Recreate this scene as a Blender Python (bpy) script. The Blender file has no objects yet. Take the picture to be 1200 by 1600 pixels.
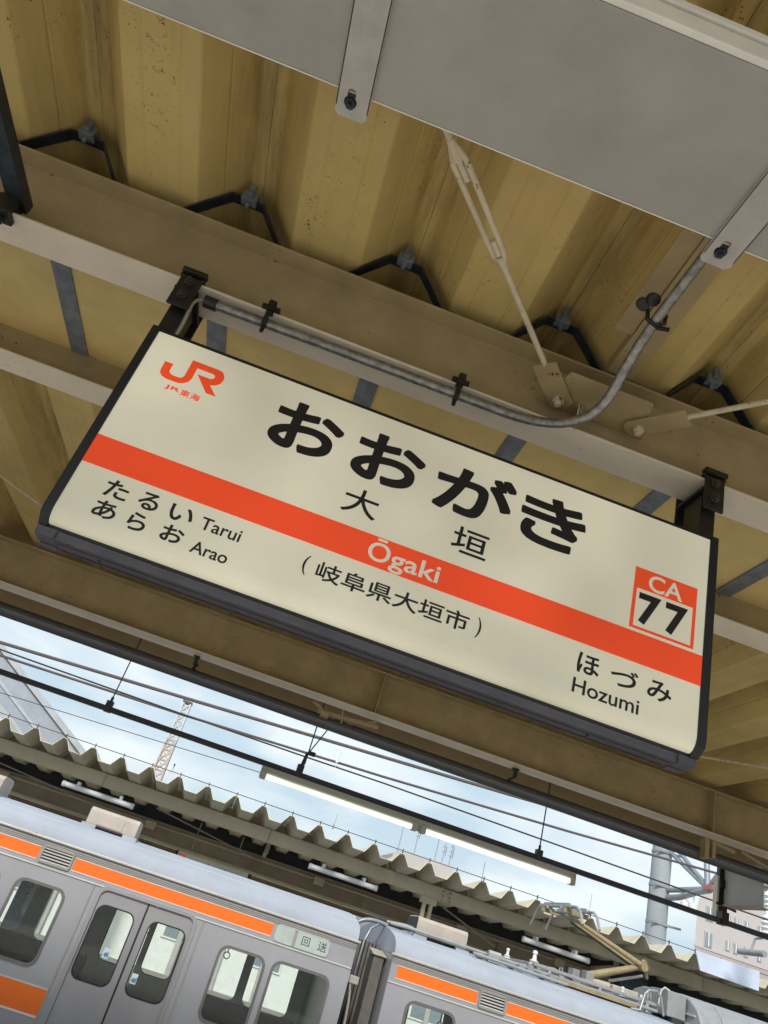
import bpy, bmesh, math, random
from mathutils import Vector, Matrix
random.seed(7)
C = bpy.context.scene.collection
sc = bpy.context.scene
E = 2.1                       # eye height above the platform (raised arm)

# ------------------------------------------------------------------ camera
pitch, roll, yaw = math.radians(29.5986), math.radians(18.4418), math.radians(3.85227)
fw = Vector((math.sin(yaw)*math.cos(pitch), math.cos(yaw)*math.cos(pitch), math.sin(pitch)))
rt = Vector((math.cos(yaw), -math.sin(yaw), 0)); up = rt.cross(fw)
r2 = math.cos(roll)*rt + math.sin(roll)*up
u2 = -math.sin(roll)*rt + math.cos(roll)*up
cd = bpy.data.cameras.new('camera'); cam = bpy.data.objects.new('camera', cd); C.objects.link(cam)
cd.sensor_fit = 'VERTICAL'; cd.sensor_height = 36.0; cd.lens = 1155.55/1600*36
cd.clip_start = .05; cd.clip_end = 3000
M = Matrix.Identity(4)
for i in range(3):
    M[i][0], M[i][1], M[i][2] = r2[i], u2[i], -fw[i]
M[2][3] = E
cam.matrix_world = M
sc.camera = cam

# ------------------------------------------------------------------ sky, sun, exposure
SUN_EL, SUN_ROT = math.radians(38), math.radians(197)
w = bpy.data.worlds.new('World'); sc.world = w; w.use_nodes = True
nt = w.node_tree; nt.nodes.clear()
out = nt.nodes.new('ShaderNodeOutputWorld'); bg = nt.nodes.new('ShaderNodeBackground')
sky = nt.nodes.new('ShaderNodeTexSky'); sky.sky_type = 'NISHITA'; sky.sun_disc = False
sky.sun_elevation = SUN_EL; sky.sun_rotation = SUN_ROT; sky.air_density = 1.3; sky.dust_density = .7
tc = nt.nodes.new('ShaderNodeTexCoord'); mp = nt.nodes.new('ShaderNodeMapping')
mp.inputs['Scale'].default_value = (1.2, 1.2, 3.4); mp.inputs['Location'].default_value = (.35, .1, .42)
n1 = nt.nodes.new('ShaderNodeTexNoise'); n1.inputs['Scale'].default_value = 2.3; n1.inputs['Detail'].default_value = 7
n1.inputs['Roughness'].default_value = .58; n1.inputs['Distortion'].default_value = .35
r1 = nt.nodes.new('ShaderNodeValToRGB'); r1.color_ramp.elements[0].position = .36; r1.color_ramp.elements[1].position = .66
r1.color_ramp.elements[0].color = (.86, .86, .86, 1); r1.color_ramp.elements[1].color = (.98, .98, .98, 1)
mx = nt.nodes.new('ShaderNodeMix'); mx.data_type = 'RGBA'
n2 = nt.nodes.new('ShaderNodeTexNoise'); n2.inputs['Scale'].default_value = 4.2; n2.inputs['Detail'].default_value = 6
r2n = nt.nodes.new('ShaderNodeValToRGB'); r2n.color_ramp.elements[0].position = .40; r2n.color_ramp.elements[1].position = .62
r2n.color_ramp.elements[0].color = (3.9, 4.85, 5.6, 1); r2n.color_ramp.elements[1].color = (6.0, 6.5, 6.75, 1)
L = nt.links.new
L(tc.outputs['Generated'], mp.inputs['Vector']); L(mp.outputs[0], n1.inputs['Vector']); L(mp.outputs[0], n2.inputs['Vector'])
L(n1.outputs['Fac'], r1.inputs[0]); L(n2.outputs['Fac'], r2n.inputs[0])
L(r1.outputs[0], mx.inputs[0]); L(sky.outputs[0], mx.inputs[6]); L(r2n.outputs[0], mx.inputs[7])
L(mx.outputs[2], bg.inputs['Color']); bg.inputs['Strength'].default_value = .052
L(bg.outputs[0], out.inputs[0])
sd = bpy.data.lights.new('sun', 'SUN'); sd.energy = 1.4; sd.angle = math.radians(14); sd.color = (1, .96, .9)
so = bpy.data.objects.new('sun', sd); C.objects.link(so)
so.rotation_euler = (math.radians(90)-SUN_EL, 0, math.pi-SUN_ROT)   # the veiled sun stands behind the camera
so.location = (0, -20, 30)
sc.view_settings.view_transform = 'Standard'; sc.view_settings.look = 'None'
sc.view_settings.gamma = 1; sc.view_settings.use_curve_mapping = False
sc.view_settings.exposure = 1.55
sc.render.engine = 'CYCLES'
sc.cycles.max_bounces = 10; sc.cycles.diffuse_bounces = 6; sc.cycles.transparent_max_bounces = 16

# ------------------------------------------------------------------ materials
def mat(name, col, rough=.5, metal=0., var=.12, vscale=3., dark=None, specks=0., speck_scale=26., bump=0., bscale=60.,
        streak=0., seam=False, emit=None, estr=0., col2=None, spec=.5):
    m = bpy.data.materials.new(name); m.use_nodes = True
    t = m.node_tree; N = t.nodes; K = t.links.new
    b = N['Principled BSDF']
    b.inputs['Roughness'].default_value = rough; b.inputs['Metallic'].default_value = metal
    b.inputs['Specular IOR Level'].default_value = spec
    g = N.new('ShaderNodeNewGeometry'); pos = g.outputs['Position']
    nz = N.new('ShaderNodeTexNoise'); nz.inputs['Scale'].default_value = vscale; nz.inputs['Detail'].default_value = 8
    nz.inputs['Roughness'].default_value = .65
    K(pos, nz.inputs['Vector'])
    mixn = N.new('ShaderNodeMix'); mixn.data_type = 'RGBA'
    rmp = N.new('ShaderNodeMapRange'); rmp.inputs[1].default_value = .3; rmp.inputs[2].default_value = .72
    K(nz.outputs['Fac'], rmp.inputs[0]); K(rmp.outputs[0], mixn.inputs[0])
    c2 = col2 or tuple(max(0, c*(1-var*1.6)) for c in col)
    c1 = tuple(min(1, c*(1+var*.5)) for c in col)
    mixn.inputs[6].default_value = (*c1, 1); mixn.inputs[7].default_value = (*c2, 1)
    cur = mixn.outputs[2]
    if streak:
        mpn = N.new('ShaderNodeMapping'); mpn.inputs['Scale'].default_value = (22, .9, 22)
        K(pos, mpn.inputs['Vector'])
        sn = N.new('ShaderNodeTexNoise'); sn.inputs['Scale'].default_value = 1; sn.inputs['Detail'].default_value = 5
        K(mpn.outputs[0], sn.inputs['Vector'])
        mr = N.new('ShaderNodeMapRange'); mr.inputs[1].default_value = .5; mr.inputs[2].default_value = .75; mr.inputs[4].default_value = streak
        K(sn.outputs['Fac'], mr.inputs[0])
        mm = N.new('ShaderNodeMix'); mm.data_type = 'RGBA'; K(mr.outputs[0], mm.inputs[0]); K(cur, mm.inputs[6])
        mm.inputs[7].default_value = (*(dark or (.1, .07, .04)), 1); cur = mm.outputs[2]
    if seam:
        # patchy rust-brown stains along the lap seams, also painting shade into the ridge folds
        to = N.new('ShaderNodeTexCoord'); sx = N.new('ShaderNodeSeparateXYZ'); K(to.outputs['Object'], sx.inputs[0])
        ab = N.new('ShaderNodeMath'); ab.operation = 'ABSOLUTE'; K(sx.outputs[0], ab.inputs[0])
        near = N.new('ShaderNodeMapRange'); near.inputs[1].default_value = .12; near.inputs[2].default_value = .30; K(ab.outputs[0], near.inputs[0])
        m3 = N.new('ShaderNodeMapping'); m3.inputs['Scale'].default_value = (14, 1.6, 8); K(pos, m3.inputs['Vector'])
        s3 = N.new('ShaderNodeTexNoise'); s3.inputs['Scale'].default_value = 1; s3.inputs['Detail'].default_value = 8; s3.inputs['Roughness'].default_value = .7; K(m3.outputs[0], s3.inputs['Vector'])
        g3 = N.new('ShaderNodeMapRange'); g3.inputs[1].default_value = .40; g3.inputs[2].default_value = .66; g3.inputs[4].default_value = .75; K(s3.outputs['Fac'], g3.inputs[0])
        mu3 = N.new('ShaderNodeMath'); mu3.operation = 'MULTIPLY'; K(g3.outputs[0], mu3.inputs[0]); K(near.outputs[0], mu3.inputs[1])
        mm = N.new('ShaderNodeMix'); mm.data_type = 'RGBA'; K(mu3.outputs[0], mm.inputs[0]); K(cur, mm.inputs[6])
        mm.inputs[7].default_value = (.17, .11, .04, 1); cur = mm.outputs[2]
    if specks:
        vo = N.new('ShaderNodeTexVoronoi'); vo.inputs['Scale'].default_value = speck_scale
        wob = N.new('ShaderNodeTexNoise'); wob.inputs['Scale'].default_value = speck_scale*1.7
        ad = N.new('ShaderNodeVectorMath'); ad.operation = 'MULTIPLY_ADD'
        ad.inputs[1].default_value = (.05, .05, .05)
        K(pos, wob.inputs['Vector']); K(wob.outputs['Color'], ad.inputs[0]); K(pos, ad.inputs[2]); K(ad.outputs[0], vo.inputs['Vector'])
        # size of each speck by its own random, only a share of the cells, gathered in patches
        sz = N.new('ShaderNodeSeparateColor'); K(vo.outputs['Color'], sz.inputs[0])
        pw = N.new('ShaderNodeMath'); pw.operation = 'POWER'; pw.inputs[1].default_value = 3.6
        K(sz.outputs[0], pw.inputs[0])
        pn = N.new('ShaderNodeTexNoise'); pn.inputs['Scale'].default_value = 2.7; pn.inputs['Detail'].default_value = 4
        pmap = N.new('ShaderNodeMapping'); pmap.inputs['Scale'].default_value = (2.6, .7, 1.6) if seam else (1, 1, 1); K(pos, pmap.inputs['Vector']); K(pmap.outputs[0], pn.inputs['Vector'])
        pm = N.new('ShaderNodeMapRange'); pm.inputs[1].default_value = .42; pm.inputs[2].default_value = .68; pm.inputs[4].default_value = .34*specks
        K(pn.outputs['Fac'], pm.inputs[0])
        mu = N.new('ShaderNodeMath'); mu.operation = 'MULTIPLY'; K(pw.outputs[0], mu.inputs[0]); K(pm.outputs[0], mu.inputs[1])
        lt = N.new('ShaderNodeMath'); lt.operation = 'LESS_THAN'; K(vo.outputs['Distance'], lt.inputs[0]); K(mu.outputs[0], lt.inputs[1])
        mm = N.new('ShaderNodeMix'); mm.data_type = 'RGBA'; K(lt.outputs[0], mm.inputs[0]); K(cur, mm.inputs[6])
        mm.inputs[7].default_value = (.035, .022, .012, 1); cur = mm.outputs[2]
    K(cur, b.inputs['Base Color'])
    if bump:
        bn = N.new('ShaderNodeTexNoise'); bn.inputs['Scale'].default_value = bscale; bn.inputs['Detail'].default_value = 3
        K(pos, bn.inputs['Vector'])
        bu = N.new('ShaderNodeBump'); bu.inputs['Strength'].default_value = bump; bu.inputs['Distance'].default_value = .004
        K(bn.outputs['Fac'], bu.inputs['Height']); K(bu.outputs[0], b.inputs['Normal'])
    rr = N.new('ShaderNodeMapRange'); rr.inputs[3].default_value = max(.05, rough-.1); rr.inputs[4].default_value = min(1, rough+.12)
    K(nz.outputs['Fac'], rr.inputs[0]); K(rr.outputs[0], b.inputs['Roughness'])
    if emit:
        en = N.new('ShaderNodeTexNoise'); en.inputs['Scale'].default_value = 2.1; en.inputs['Detail'].default_value = 1
        K(pos, en.inputs['Vector'])
        er = N.new('ShaderNodeMapRange'); er.inputs[1].default_value = .3; er.inputs[2].default_value = .7
        er.inputs[3].default_value = estr*.62; er.inputs[4].default_value = estr*1.38
        K(en.outputs['Fac'], er.inputs[0]); K(er.outputs[0], b.inputs['Emission Strength'])
        b.inputs['Emission Color'].default_value = (*emit, 1)
    return m

def glass(name, tint=(.8, .88, .85), t=.8, rough=.02):
    m = bpy.data.materials.new(name); m.use_nodes = True
    N = m.node_tree.nodes; K = m.node_tree.links.new
    N.remove(N['Principled BSDF']); o = N['Material Output']
    tr = N.new('ShaderNodeBsdfTransparent'); tr.inputs[0].default_value = (*[c*t for c in tint], 1)
    gl = N.new('ShaderNodeBsdfGlossy'); gl.inputs['Roughness'].default_value = rough
    fr = N.new('ShaderNodeFresnel'); fr.inputs[0].default_value = 1.52
    mxx = N.new('ShaderNodeMixShader'); K(fr.outputs[0], mxx.inputs[0]); K(tr.outputs[0], mxx.inputs[1]); K(gl.outputs[0], mxx.inputs[2])
    K(mxx.outputs[0], o.inputs[0]); return m

m_cream_shaded = mat('cream_shaded_paint', (.40, .31, .165), .5, var=.16, vscale=5, specks=1.2, speck_scale=48, bump=.25, bscale=90)  # cream of the beams, darkened in colour for the shaded webs
m_cream_lit = mat('cream_lit_paint', (.80, .71, .57), .34, var=.10, specks=.9, speck_scale=60, bump=.55, bscale=170)  # same cream, lightened in colour for the light falling on the flange undersides
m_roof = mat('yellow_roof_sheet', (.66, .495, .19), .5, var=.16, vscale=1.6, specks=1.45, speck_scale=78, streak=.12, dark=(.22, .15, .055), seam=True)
m_pan = mat('yellow_gutter_pan', (.66, .50, .21), .5, var=.12, vscale=4, specks=.5, speck_scale=40)
m_steel_dark = mat('blue_grey_dark_steel', (.06, .075, .095), .38, .6, var=.35, vscale=14)
m_strap = mat('galvanised_strap', (.24, .27, .31), .45, .4, var=.25, vscale=22, streak=.25, dark=(.07, .08, .1))
m_duct = mat('grey_duct_paint', (.405, .39, .355), .45, var=.12, vscale=3.5, specks=.25, speck_scale=45, bump=.25, bscale=5)
m_duct_lip = mat('white_duct_lid', (.86, .83, .76), .5, var=.07, vscale=9, specks=.25, speck_scale=40)
m_bracket = mat('grey_strap_paint', (.48, .46, .43), .45, var=.12, vscale=18, specks=.2, speck_scale=60)
m_black = mat('black_bracket_paint', (.018, .016, .015), .4, var=.3, vscale=20, bump=.2, bscale=200)
m_bolt = mat('worn_bolt', (.10, .09, .08), .45, .6, var=.4, vscale=60)
m_frame = mat('black_sign_frame', (.016, .017, .022), .36, var=.25, vscale=10)
m_tray = mat('slate_sign_tray', (.11, .105, .125), .42, .3, var=.15, vscale=8, streak=.15, dark=(.03, .03, .035))
m_face = mat('lit_white_sign_face', (.70, .65, .50), .3, var=.05, vscale=5, specks=.2, speck_scale=24, emit=(.94, .90, .70), estr=.085)
m_band = mat('lit_orange_band', (.80, .075, .018), .34, var=.03, emit=(1.0, .075, .018), estr=.115)
m_ink = mat('black_sign_ink', (.012, .010, .009), .45, var=.1)
m_inkred = mat('orange_sign_ink', (.80, .085, .02), .4, var=.03, emit=(1., .08, .018), estr=.10)
m_inkwhite = mat('pale_sign_ink', (.72, .68, .56), .4, var=.03, emit=(.95, .92, .72), estr=.07)
m_brown = mat('brown_fascia_paint', (.40, .31, .18), .55, var=.1, specks=.3)
m_gutter = mat('dark_gutter_pipe', (.12, .12, .135), .3, .3, var=.08, vscale=2)
m_galv = mat('galvanised_conduit', (.36, .35, .33), .36, .75, var=.4, vscale=40, specks=.9, speck_scale=70, bump=.2, bscale=120)
m_rodp = mat('cream_rod_paint', (.62, .54, .38), .5, var=.15, vscale=20, specks=2.2, speck_scale=75)
m_cable = mat('grey_cable', (.36, .33, .29), .5)
m_wire = mat('dark_wire', (.06, .058, .058), .45, .4)
m_feeder = mat('grey_feeder_wire', (.13, .115, .115), .5, .2)
m_rail = mat('dark_lamp_rail', (.06, .06, .078), .45, .3)
m_lampbody = mat('pale_lamp_body', (.50, .51, .47), .5, var=.06)
m_tube = mat('lit_tube', (.8, .82, .78), .3, emit=(.90, 1.0, .82), estr=.46)
m_white = mat('white_paint', (.76, .76, .74), .4, var=.06)
m_inox = mat('brushed_stainless', (.41, .41, .435), .38, .42, var=.08, vscale=1.2, bump=.5, bscale=1.1, streak=.10, dark=(.36,.34,.33))
m_inox2 = mat('stainless_door', (.36, .35, .362), .42, .42, var=.08, vscale=1.6, bump=.4, bscale=1.4)
m_frm = mat('window_frame_grey', (.20, .19, .19), .4, .5, var=.1)
m_troof = mat('grey_blue_train_roof', (.36, .39, .44), .75, var=.10, vscale=1.4, specks=.5, streak=0, spec=.2)
m_gutl = mat('pale_rain_gutter', (.62, .60, .55), .4, .2)
m_orange = mat('orange_stripe', (.90, .17, .012), .4, var=.04, vscale=8)
m_cstripe = mat('cream_stripe_edge', (.78, .70, .58), .4)
m_pink = mat('white_stripe_edge', (.80, .74, .74), .4)
m_bead = mat('beaded_inox', (.40, .38, .35), .38, .5, var=.1, streak=0)
m_dark = mat('dark_void', (.03, .03, .035), .7)
m_inner = mat('train_inner_wall', (.72, .73, .68), .5)
m_ifloor = mat('train_floor', (.16, .16, .16), .6)
m_seat = mat('seat_moquette', (.10, .12, .20), .9)
m_rub = mat('black_rubber', (.02, .02, .022), .6)
m_glass = glass('train_glass', (.955, .98, .965), .985)
m_board = mat('pale_board_glass', (.46, .52, .48), .2, var=.1, vscale=6)
m_boardink = mat('blue_grey_board_ink', (.05, .08, .10), .5)
m_beige = mat('beige_roof_unit', (.42, .37, .32), .5, var=.12, vscale=6)
m_bellow = mat('brown_grey_gangway', (.12, .112, .10), .65, var=.2, vscale=12)
m_panto = mat('ochre_panto_paint', (.29, .23, .12), .5, var=.2, vscale=14)
m_pgrey = mat('grey_panto_paint', (.31, .32, .325), .45, .2, var=.15, vscale=6)
m_ins = mat('white_porcelain', (.66, .67, .66), .25, var=.1)
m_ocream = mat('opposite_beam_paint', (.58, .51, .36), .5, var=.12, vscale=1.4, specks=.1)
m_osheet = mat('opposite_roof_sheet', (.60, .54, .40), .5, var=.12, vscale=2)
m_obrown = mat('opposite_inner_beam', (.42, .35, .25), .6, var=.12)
m_flash = mat('pale_flashing', (.42, .47, .56), .75, 0., var=.08, spec=.2)
m_conc = mat('platform_concrete', (.56, .55, .52), .85, var=.15, vscale=1.2, bump=.2)
m_ballast = mat('ballast', (.20, .17, .14), .95, var=.4, vscale=12, bump=.8, bscale=14)
m_gnd = mat('ground_gravel', (.24, .22, .19), .95, var=.3, vscale=.6)
m_railsteel = mat('rail_steel', (.16, .11, .08), .5, .6)
m_cpole = mat('concrete_pole', (.29, .32, .36), .75, var=.16, vscale=1.2)
m_truss = mat('galvanised_truss', (.27, .30, .34), .5, .3)
m_fbridge = mat('grey_bridge_steel', (.36, .38, .41), .6, var=.12)
m_rust = mat('rusty_orange_paint', (.40, .27, .18), .6, var=.4, vscale=2.5, col2=(.40,.38,.36))
m_twhite = mat('pale_tower_paint', (.52, .54, .55), .5)
m_bpink = mat('pinkish_beige_render', (.35, .31, .295), .8, var=.06, vscale=.2)
m_bpale = mat('pale_beige_render', (.42, .39, .38), .8, var=.05, vscale=.2)
m_bwin = mat('far_window_glass', (.22, .27, .31), .15)
m_red = mat('red_paint', (.36, .13, .10), .5)
m_stick = mat('white_sticker', (.72, .75, .82), .4)
m_stickb = mat('teal_sticker_print', (.05, .30, .42), .4)
m_arm = mat('pale_arm_paint', (.55, .56, .54), .5, var=.08, specks=.1)
m_armr = mat('pinkish_arm_flange', (.52, .42, .38), .5)

# ------------------------------------------------------------------ geometry helpers
class MB:
    def __init__(s): s.b = bmesh.new()
    def poly(s, pts3, faces):
        v = [s.b.verts.new(p) for p in pts3]
        for f in faces:
            try: s.b.faces.new([v[i] for i in f])
            except ValueError: pass
        return s
    def box(s, x0, x1, y0, y1, z0, z1):
        return s.poly([(x0,y0,z0),(x1,y0,z0),(x1,y1,z0),(x0,y1,z0),(x0,y0,z1),(x1,y0,z1),(x1,y1,z1),(x0,y1,z1)],
            [(3,2,1,0),(4,5,6,7),(0,1,5,4),(1,2,6,5),(2,3,7,6),(3,0,4,7)])
    def prism(s, pts2, axis, a, b, shear=0., ref=0.):
        """closed outline in the two other axes, run from a to b along axis (shear: dz per m)"""
        n = len(pts2); P = []
        for t in (a, b):
            for p in pts2:
                dz = shear*(t-ref)
                P.append({'x': (t, p[0], p[1]+dz), 'y': (p[0], t, p[1]+dz), 'z': (p[0], p[1], t)}[axis])
        F = [tuple(range(n))[::-1], tuple(range(n, 2*n))] + [(i, (i+1) % n, n+(i+1) % n, n+i) for i in range(n)]
        return s.poly(P, F)
    def bar(s, p0, p1, w, h, upv=(0,0,1)):
        p0, p1 = Vector(p0), Vector(p1); d = (p1-p0).normalized(); u = Vector(upv)
        if abs(d.dot(u)) > .98: u = Vector((0,1,0))
        a = d.cross(u).normalized(); c = a.cross(d).normalized()
        P = [p+a*sx*w/2+c*sz*h/2 for p in (p0,p1) for sx,sz in ((-1,-1),(1,-1),(1,1),(-1,1))]
        return s.poly(P, [(3,2,1,0),(4,5,6,7),(0,1,5,4),(1,2,6,5),(2,3,7,6),(3,0,4,7)])
    def tube(s, pts, r, n=10, caps=True):
        pts = [Vector(p) for p in pts]; rings = []
        prev = None
        for i, p in enumerate(pts):
            d = (pts[min(i+1, len(pts)-1)]-pts[max(i-1, 0)]).normalized()
            if prev is None:
                a = d.orthogonal().normalized()
            else:
                a = (prev-d*prev.dot(d)).normalized()
            prev = a; c = d.cross(a); rr = r[i] if isinstance(r, (list, tuple)) else r
            rings.append([s.b.verts.new(p+(a*math.cos(2*math.pi*k/n)+c*math.sin(2*math.pi*k/n))*rr) for k in range(n)])
        for A, B in zip(rings, rings[1:]):
            for k in range(n): s.b.faces.new((A[k], A[(k+1) % n], B[(k+1) % n], B[k]))
        if caps:
            s.b.faces.new(rings[0][::-1]); s.b.faces.new(rings[-1])
        return s
    def lathe(s, base, prof, n=14):
        base = Vector(base)
        return s.tube([base+Vector((0,0,z)) for r,z in prof], [r for r,z in prof], n)
    def disc(s, c, d, r, h, n=6):
        c, d = Vector(c), Vector(d).normalized(); return s.tube([c, c+d*h], r, n)
    def mesh(s, name, m, smooth=False):
        bmesh.ops.recalc_face_normals(s.b, faces=s.b.faces)
        me = bpy.data.meshes.new(name); s.b.to_mesh(me); s.b.free(); me.materials.append(m)
        if smooth:
            for p in me.polygons: p.use_smooth = True
            me.set_sharp_from_angle(angle=math.radians(38))
        return me

def link(name, me, parent=None, bevel=0, seg=2):
    o = bpy.data.objects.new(name, me); C.objects.link(o)
    if parent:
        o.parent = parent; o.matrix_parent_inverse = Matrix.Translation(-Vector(wloc(parent)))
    if bevel:
        bv = o.modifiers.new('bevel', 'BEVEL'); bv.width = bevel; bv.segments = seg; bv.limit_method = 'ANGLE'; bv.angle_limit = math.radians(40)
        bv.harden_normals = False
    return o
def wloc(o):
    # world origin of a thing, part or sub-part (translations only)
    v = Vector(o.location)
    while o.parent:
        v = v + o.matrix_parent_inverse.translation + Vector(o.parent.location); o = o.parent
        break_ = False
    return v
def part(name, mb, m, parent=None, bevel=0, smooth=False, seg=2):
    return link(name, mb.mesh(name, m, smooth), parent, bevel, seg)
def again(o, dx=0, dy=0, dz=0, parent=None):
    """copy of a thing or part with its children"""
    c = o.copy(); C.objects.link(c)
    c.location = Vector(o.location)+Vector((dx, dy, dz))
    for ch in list(o.children): again_child(ch, c)
    return c
def again_child(ch, par):
    c = ch.copy(); C.objects.link(c); pi = ch.matrix_parent_inverse.copy(); c.parent = par; c.matrix_parent_inverse = pi
    for g in list(ch.children): again_child(g, c)
def thing(name, label, cat, loc, group=None):
    o = bpy.data.objects.new(name, None); C.objects.link(o); o.location = loc; o.empty_display_size = .2
    return tag(o, label, cat, group)
def tag(o, label, cat, group=None):
    o['label'] = label; o['category'] = cat
    if group: o['group'] = group
    return o
def structure(o): o['kind'] = 'structure'; return o
def stuff(o): o['kind'] = 'stuff'; return o

def rrect(x0, x1, z0, z1, r, n=4):
    P = []
    for cx, cz, a0 in ((x1-r, z1-r, 0), (x0+r, z1-r, 90), (x0+r, z0+r, 180), (x1-r, z0+r, 270)):
        for k in range(n+1):
            a = math.radians(a0+90*k/n); P.append((cx+r*math.cos(a), cz+r*math.sin(a)))
    return P
def curve_mesh(name, loops, depth, m):
    """filled outline(s) with holes in the XZ plane, thickness along Y centred on 0"""
    cu = bpy.data.curves.new(name, 'CURVE'); cu.dimensions = '2D'; cu.fill_mode = 'BOTH'; cu.extrude = depth/2
    for lp in loops:
        sp = cu.splines.new('POLY'); sp.points.add(len(lp)-1)
        for i, p in enumerate(lp): sp.points[i].co = (p[0], p[1], 0, 1)
        sp.use_cyclic_u = True
    o = bpy.data.objects.new(name, cu); C.objects.link(o)
    dg = bpy.context.evaluated_depsgraph_get()
    me = bpy.data.meshes.new_from_object(o.evaluated_get(dg))
    bpy.data.objects.remove(o); bpy.data.curves.remove(cu)
    me.transform(Matrix.Rotation(math.radians(90), 4, 'X'))
    me.name = name; me.materials.clear(); me.materials.append(m); return me
def plate(name, loops, y, depth, m, parent=None, bevel=0):
    me = curve_mesh(name, loops, depth, m); me.transform(Matrix.Translation((0, y, 0)))
    return link(name, me, parent, bevel)
def text_mesh(name, body, m, x0, x1, z0, z1, y, offset=0., depth=.0012):
    """lettering fitted to a rectangle of a wall that faces -Y"""
    cu = bpy.data.curves.new(name, 'FONT'); cu.body = body; cu.size = 1; cu.offset = offset; cu.extrude = .02; cu.resolution_u = 6
    o = bpy.data.objects.new(name, cu); C.objects.link(o)
    dg = bpy.context.evaluated_depsgraph_get()
    me = bpy.data.meshes.new_from_object(o.evaluated_get(dg))
    bpy.data.objects.remove(o); bpy.data.curves.remove(cu)
    xs = [v.co.x for v in me.vertices]; ys = [v.co.y for v in me.vertices]
    ax, bx, ay, by = min(xs), max(xs), min(ys), max(ys)
    for v in me.vertices:
        v.co = Vector((x0+(v.co.x-ax)/(bx-ax)*(x1-x0), y-depth*(.5+v.co.z*25), z0+(v.co.y-ay)/(by-ay)*(z1-z0)))
    me.name = name; me.materials.clear(); me.materials.append(m); return me
def text(parent, body, m, x0, x1, z0, z1, y, offset=0., name='lettering', depth=.0012, heavy=0.):
    if not heavy:
        return link(name, text_mesh(name, body, m, x0, x1, z0, z1, y, offset, depth), parent)
    # a bolder cut: the stroke is carried round a small circle, each turn a hair further out
    me = text_mesh(name, body, m, x0+heavy, x1-heavy, z0+heavy, z1-heavy, y, 0, depth*.4)
    b = bmesh.new()
    for k in range(17):
        a = 2*math.pi*k/16; rr = 0 if k == 16 else heavy*.94
        n0 = len(b.verts); b.from_mesh(me); b.verts.ensure_lookup_table()
        bmesh.ops.translate(b, verts=b.verts[n0:], vec=(rr*math.copysign(abs(math.cos(a))**.45, math.cos(a)), -k*.00005, rr*math.copysign(abs(math.sin(a))**.45, math.sin(a))))
    b.to_mesh(me); b.free(); return link(name, me, parent)
def ibeam(yc, z0, z1, w, tf=.009, tw=.007):
    a, b = w/2, tw/2
    return [(yc-a,z0),(yc+a,z0),(yc+a,z0+tf),(yc+b,z0+tf),(yc+b,z1-tf),(yc+a,z1-tf),(yc+a,z1),(yc-a,z1),(yc-a,z1-tf),(yc-b,z1-tf),(yc-b,z0+tf),(yc-a,z0+tf)]
def thicken(line, t):
    n = len(line); up_ = []
    for i in range(n):
        p0 = Vector(line[max(i-1,0)]); p1 = Vector(line[min(i+1,n-1)]); d = (p1-p0).normalized()
        up_.append((line[i][0]-d.y*t, line[i][1]+d.x*t))
    return list(line)+up_[::-1]
def strip_mesh(line, t, y0, y1, z_at, slope, yref):
    """folded sheet: section 'line' (x,z) swept along Y on a slope; quads only, so no huge n-gon"""
    P = thicken(line, t); n = len(line); mb = MB(); V = []
    for y in (y0, y1):
        dz = z_at+slope*(y-yref); V += [(x, y, z+dz) for x, z in P]
    N = 2*n; F = [(i, (i+1) % N, N+(i+1) % N, N+i) for i in range(N)]
    for b in (0, N): F += [(b+i, b+i+1, b+N-2-i, b+N-1-i) for i in range(n-1)]
    return mb.poly(V, F)

# ------------------------------------------------------------------ setting: ground, tracks, platforms
def sheet(name, x0, x1, y0, y1, z0, z1, m):
    return structure(part(name, MB().box(x0, x1, y0, y1, z0, z1), m))
structure(part('ground', MB().poly([(-900,-900,-1.5),(900,-900,-1.5),(900,900,-1.5),(-900,900,-1.5)], [(0,1,2,3)]), m_gnd))
sheet('track_bed', -60, 60, 7.3, 13.85, -1.49, -1.28, m_ballast)
sheet('platform', -60, 60, -3.6, 7.15, -1.49, 0, m_conc)
sheet('opposite_platform', -60, 60, 14.0, 21.5, -1.49, 0, m_conc)
for yc in (8.75, 12.41):
    for s in (-.5335, .5335):
        structure(part('rail', MB().prism(ibeam(yc+s, -1.25, -1.1, .07, .02, .02), 'x', -60, 60), m_railsteel))

# ------------------------------------------------------------------ our platform canopy
ca = thing('platform_canopy', 'cream steel canopy with yellow ribbed roof sheets over the hanging station name sign', 'canopy', (0, 2.3, 0))
X0, X1 = -27.0, 29.0
# roof sheets: one per 0.6 m pitch, seam on the ridge
prof = [(-.2992,.215),(-.2992,.185),(-.258,.183),(-.252,.178),(-.193,.098),(-.188,.094),(-.186,.086),(-.128,.004),(-.122,0),
        (-.068,0),(-.062,.0025),(-.056,0),(.056,0),(.062,.0025),(.068,0),(.122,0),(.128,.004),(.186,.086),(.188,.094),(.193,.098),(.252,.178),(.258,.183),
        (.2994,.185),(.2994,.222),(.3058,.222),(.3058,.200)]
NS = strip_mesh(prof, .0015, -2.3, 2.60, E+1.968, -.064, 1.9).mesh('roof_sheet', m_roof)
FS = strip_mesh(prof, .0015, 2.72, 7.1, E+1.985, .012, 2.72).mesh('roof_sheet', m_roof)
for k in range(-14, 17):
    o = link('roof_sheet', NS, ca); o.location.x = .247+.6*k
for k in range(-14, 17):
    o = link('roof_sheet', FS, ca); o.location.x = .247+.6*k
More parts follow.
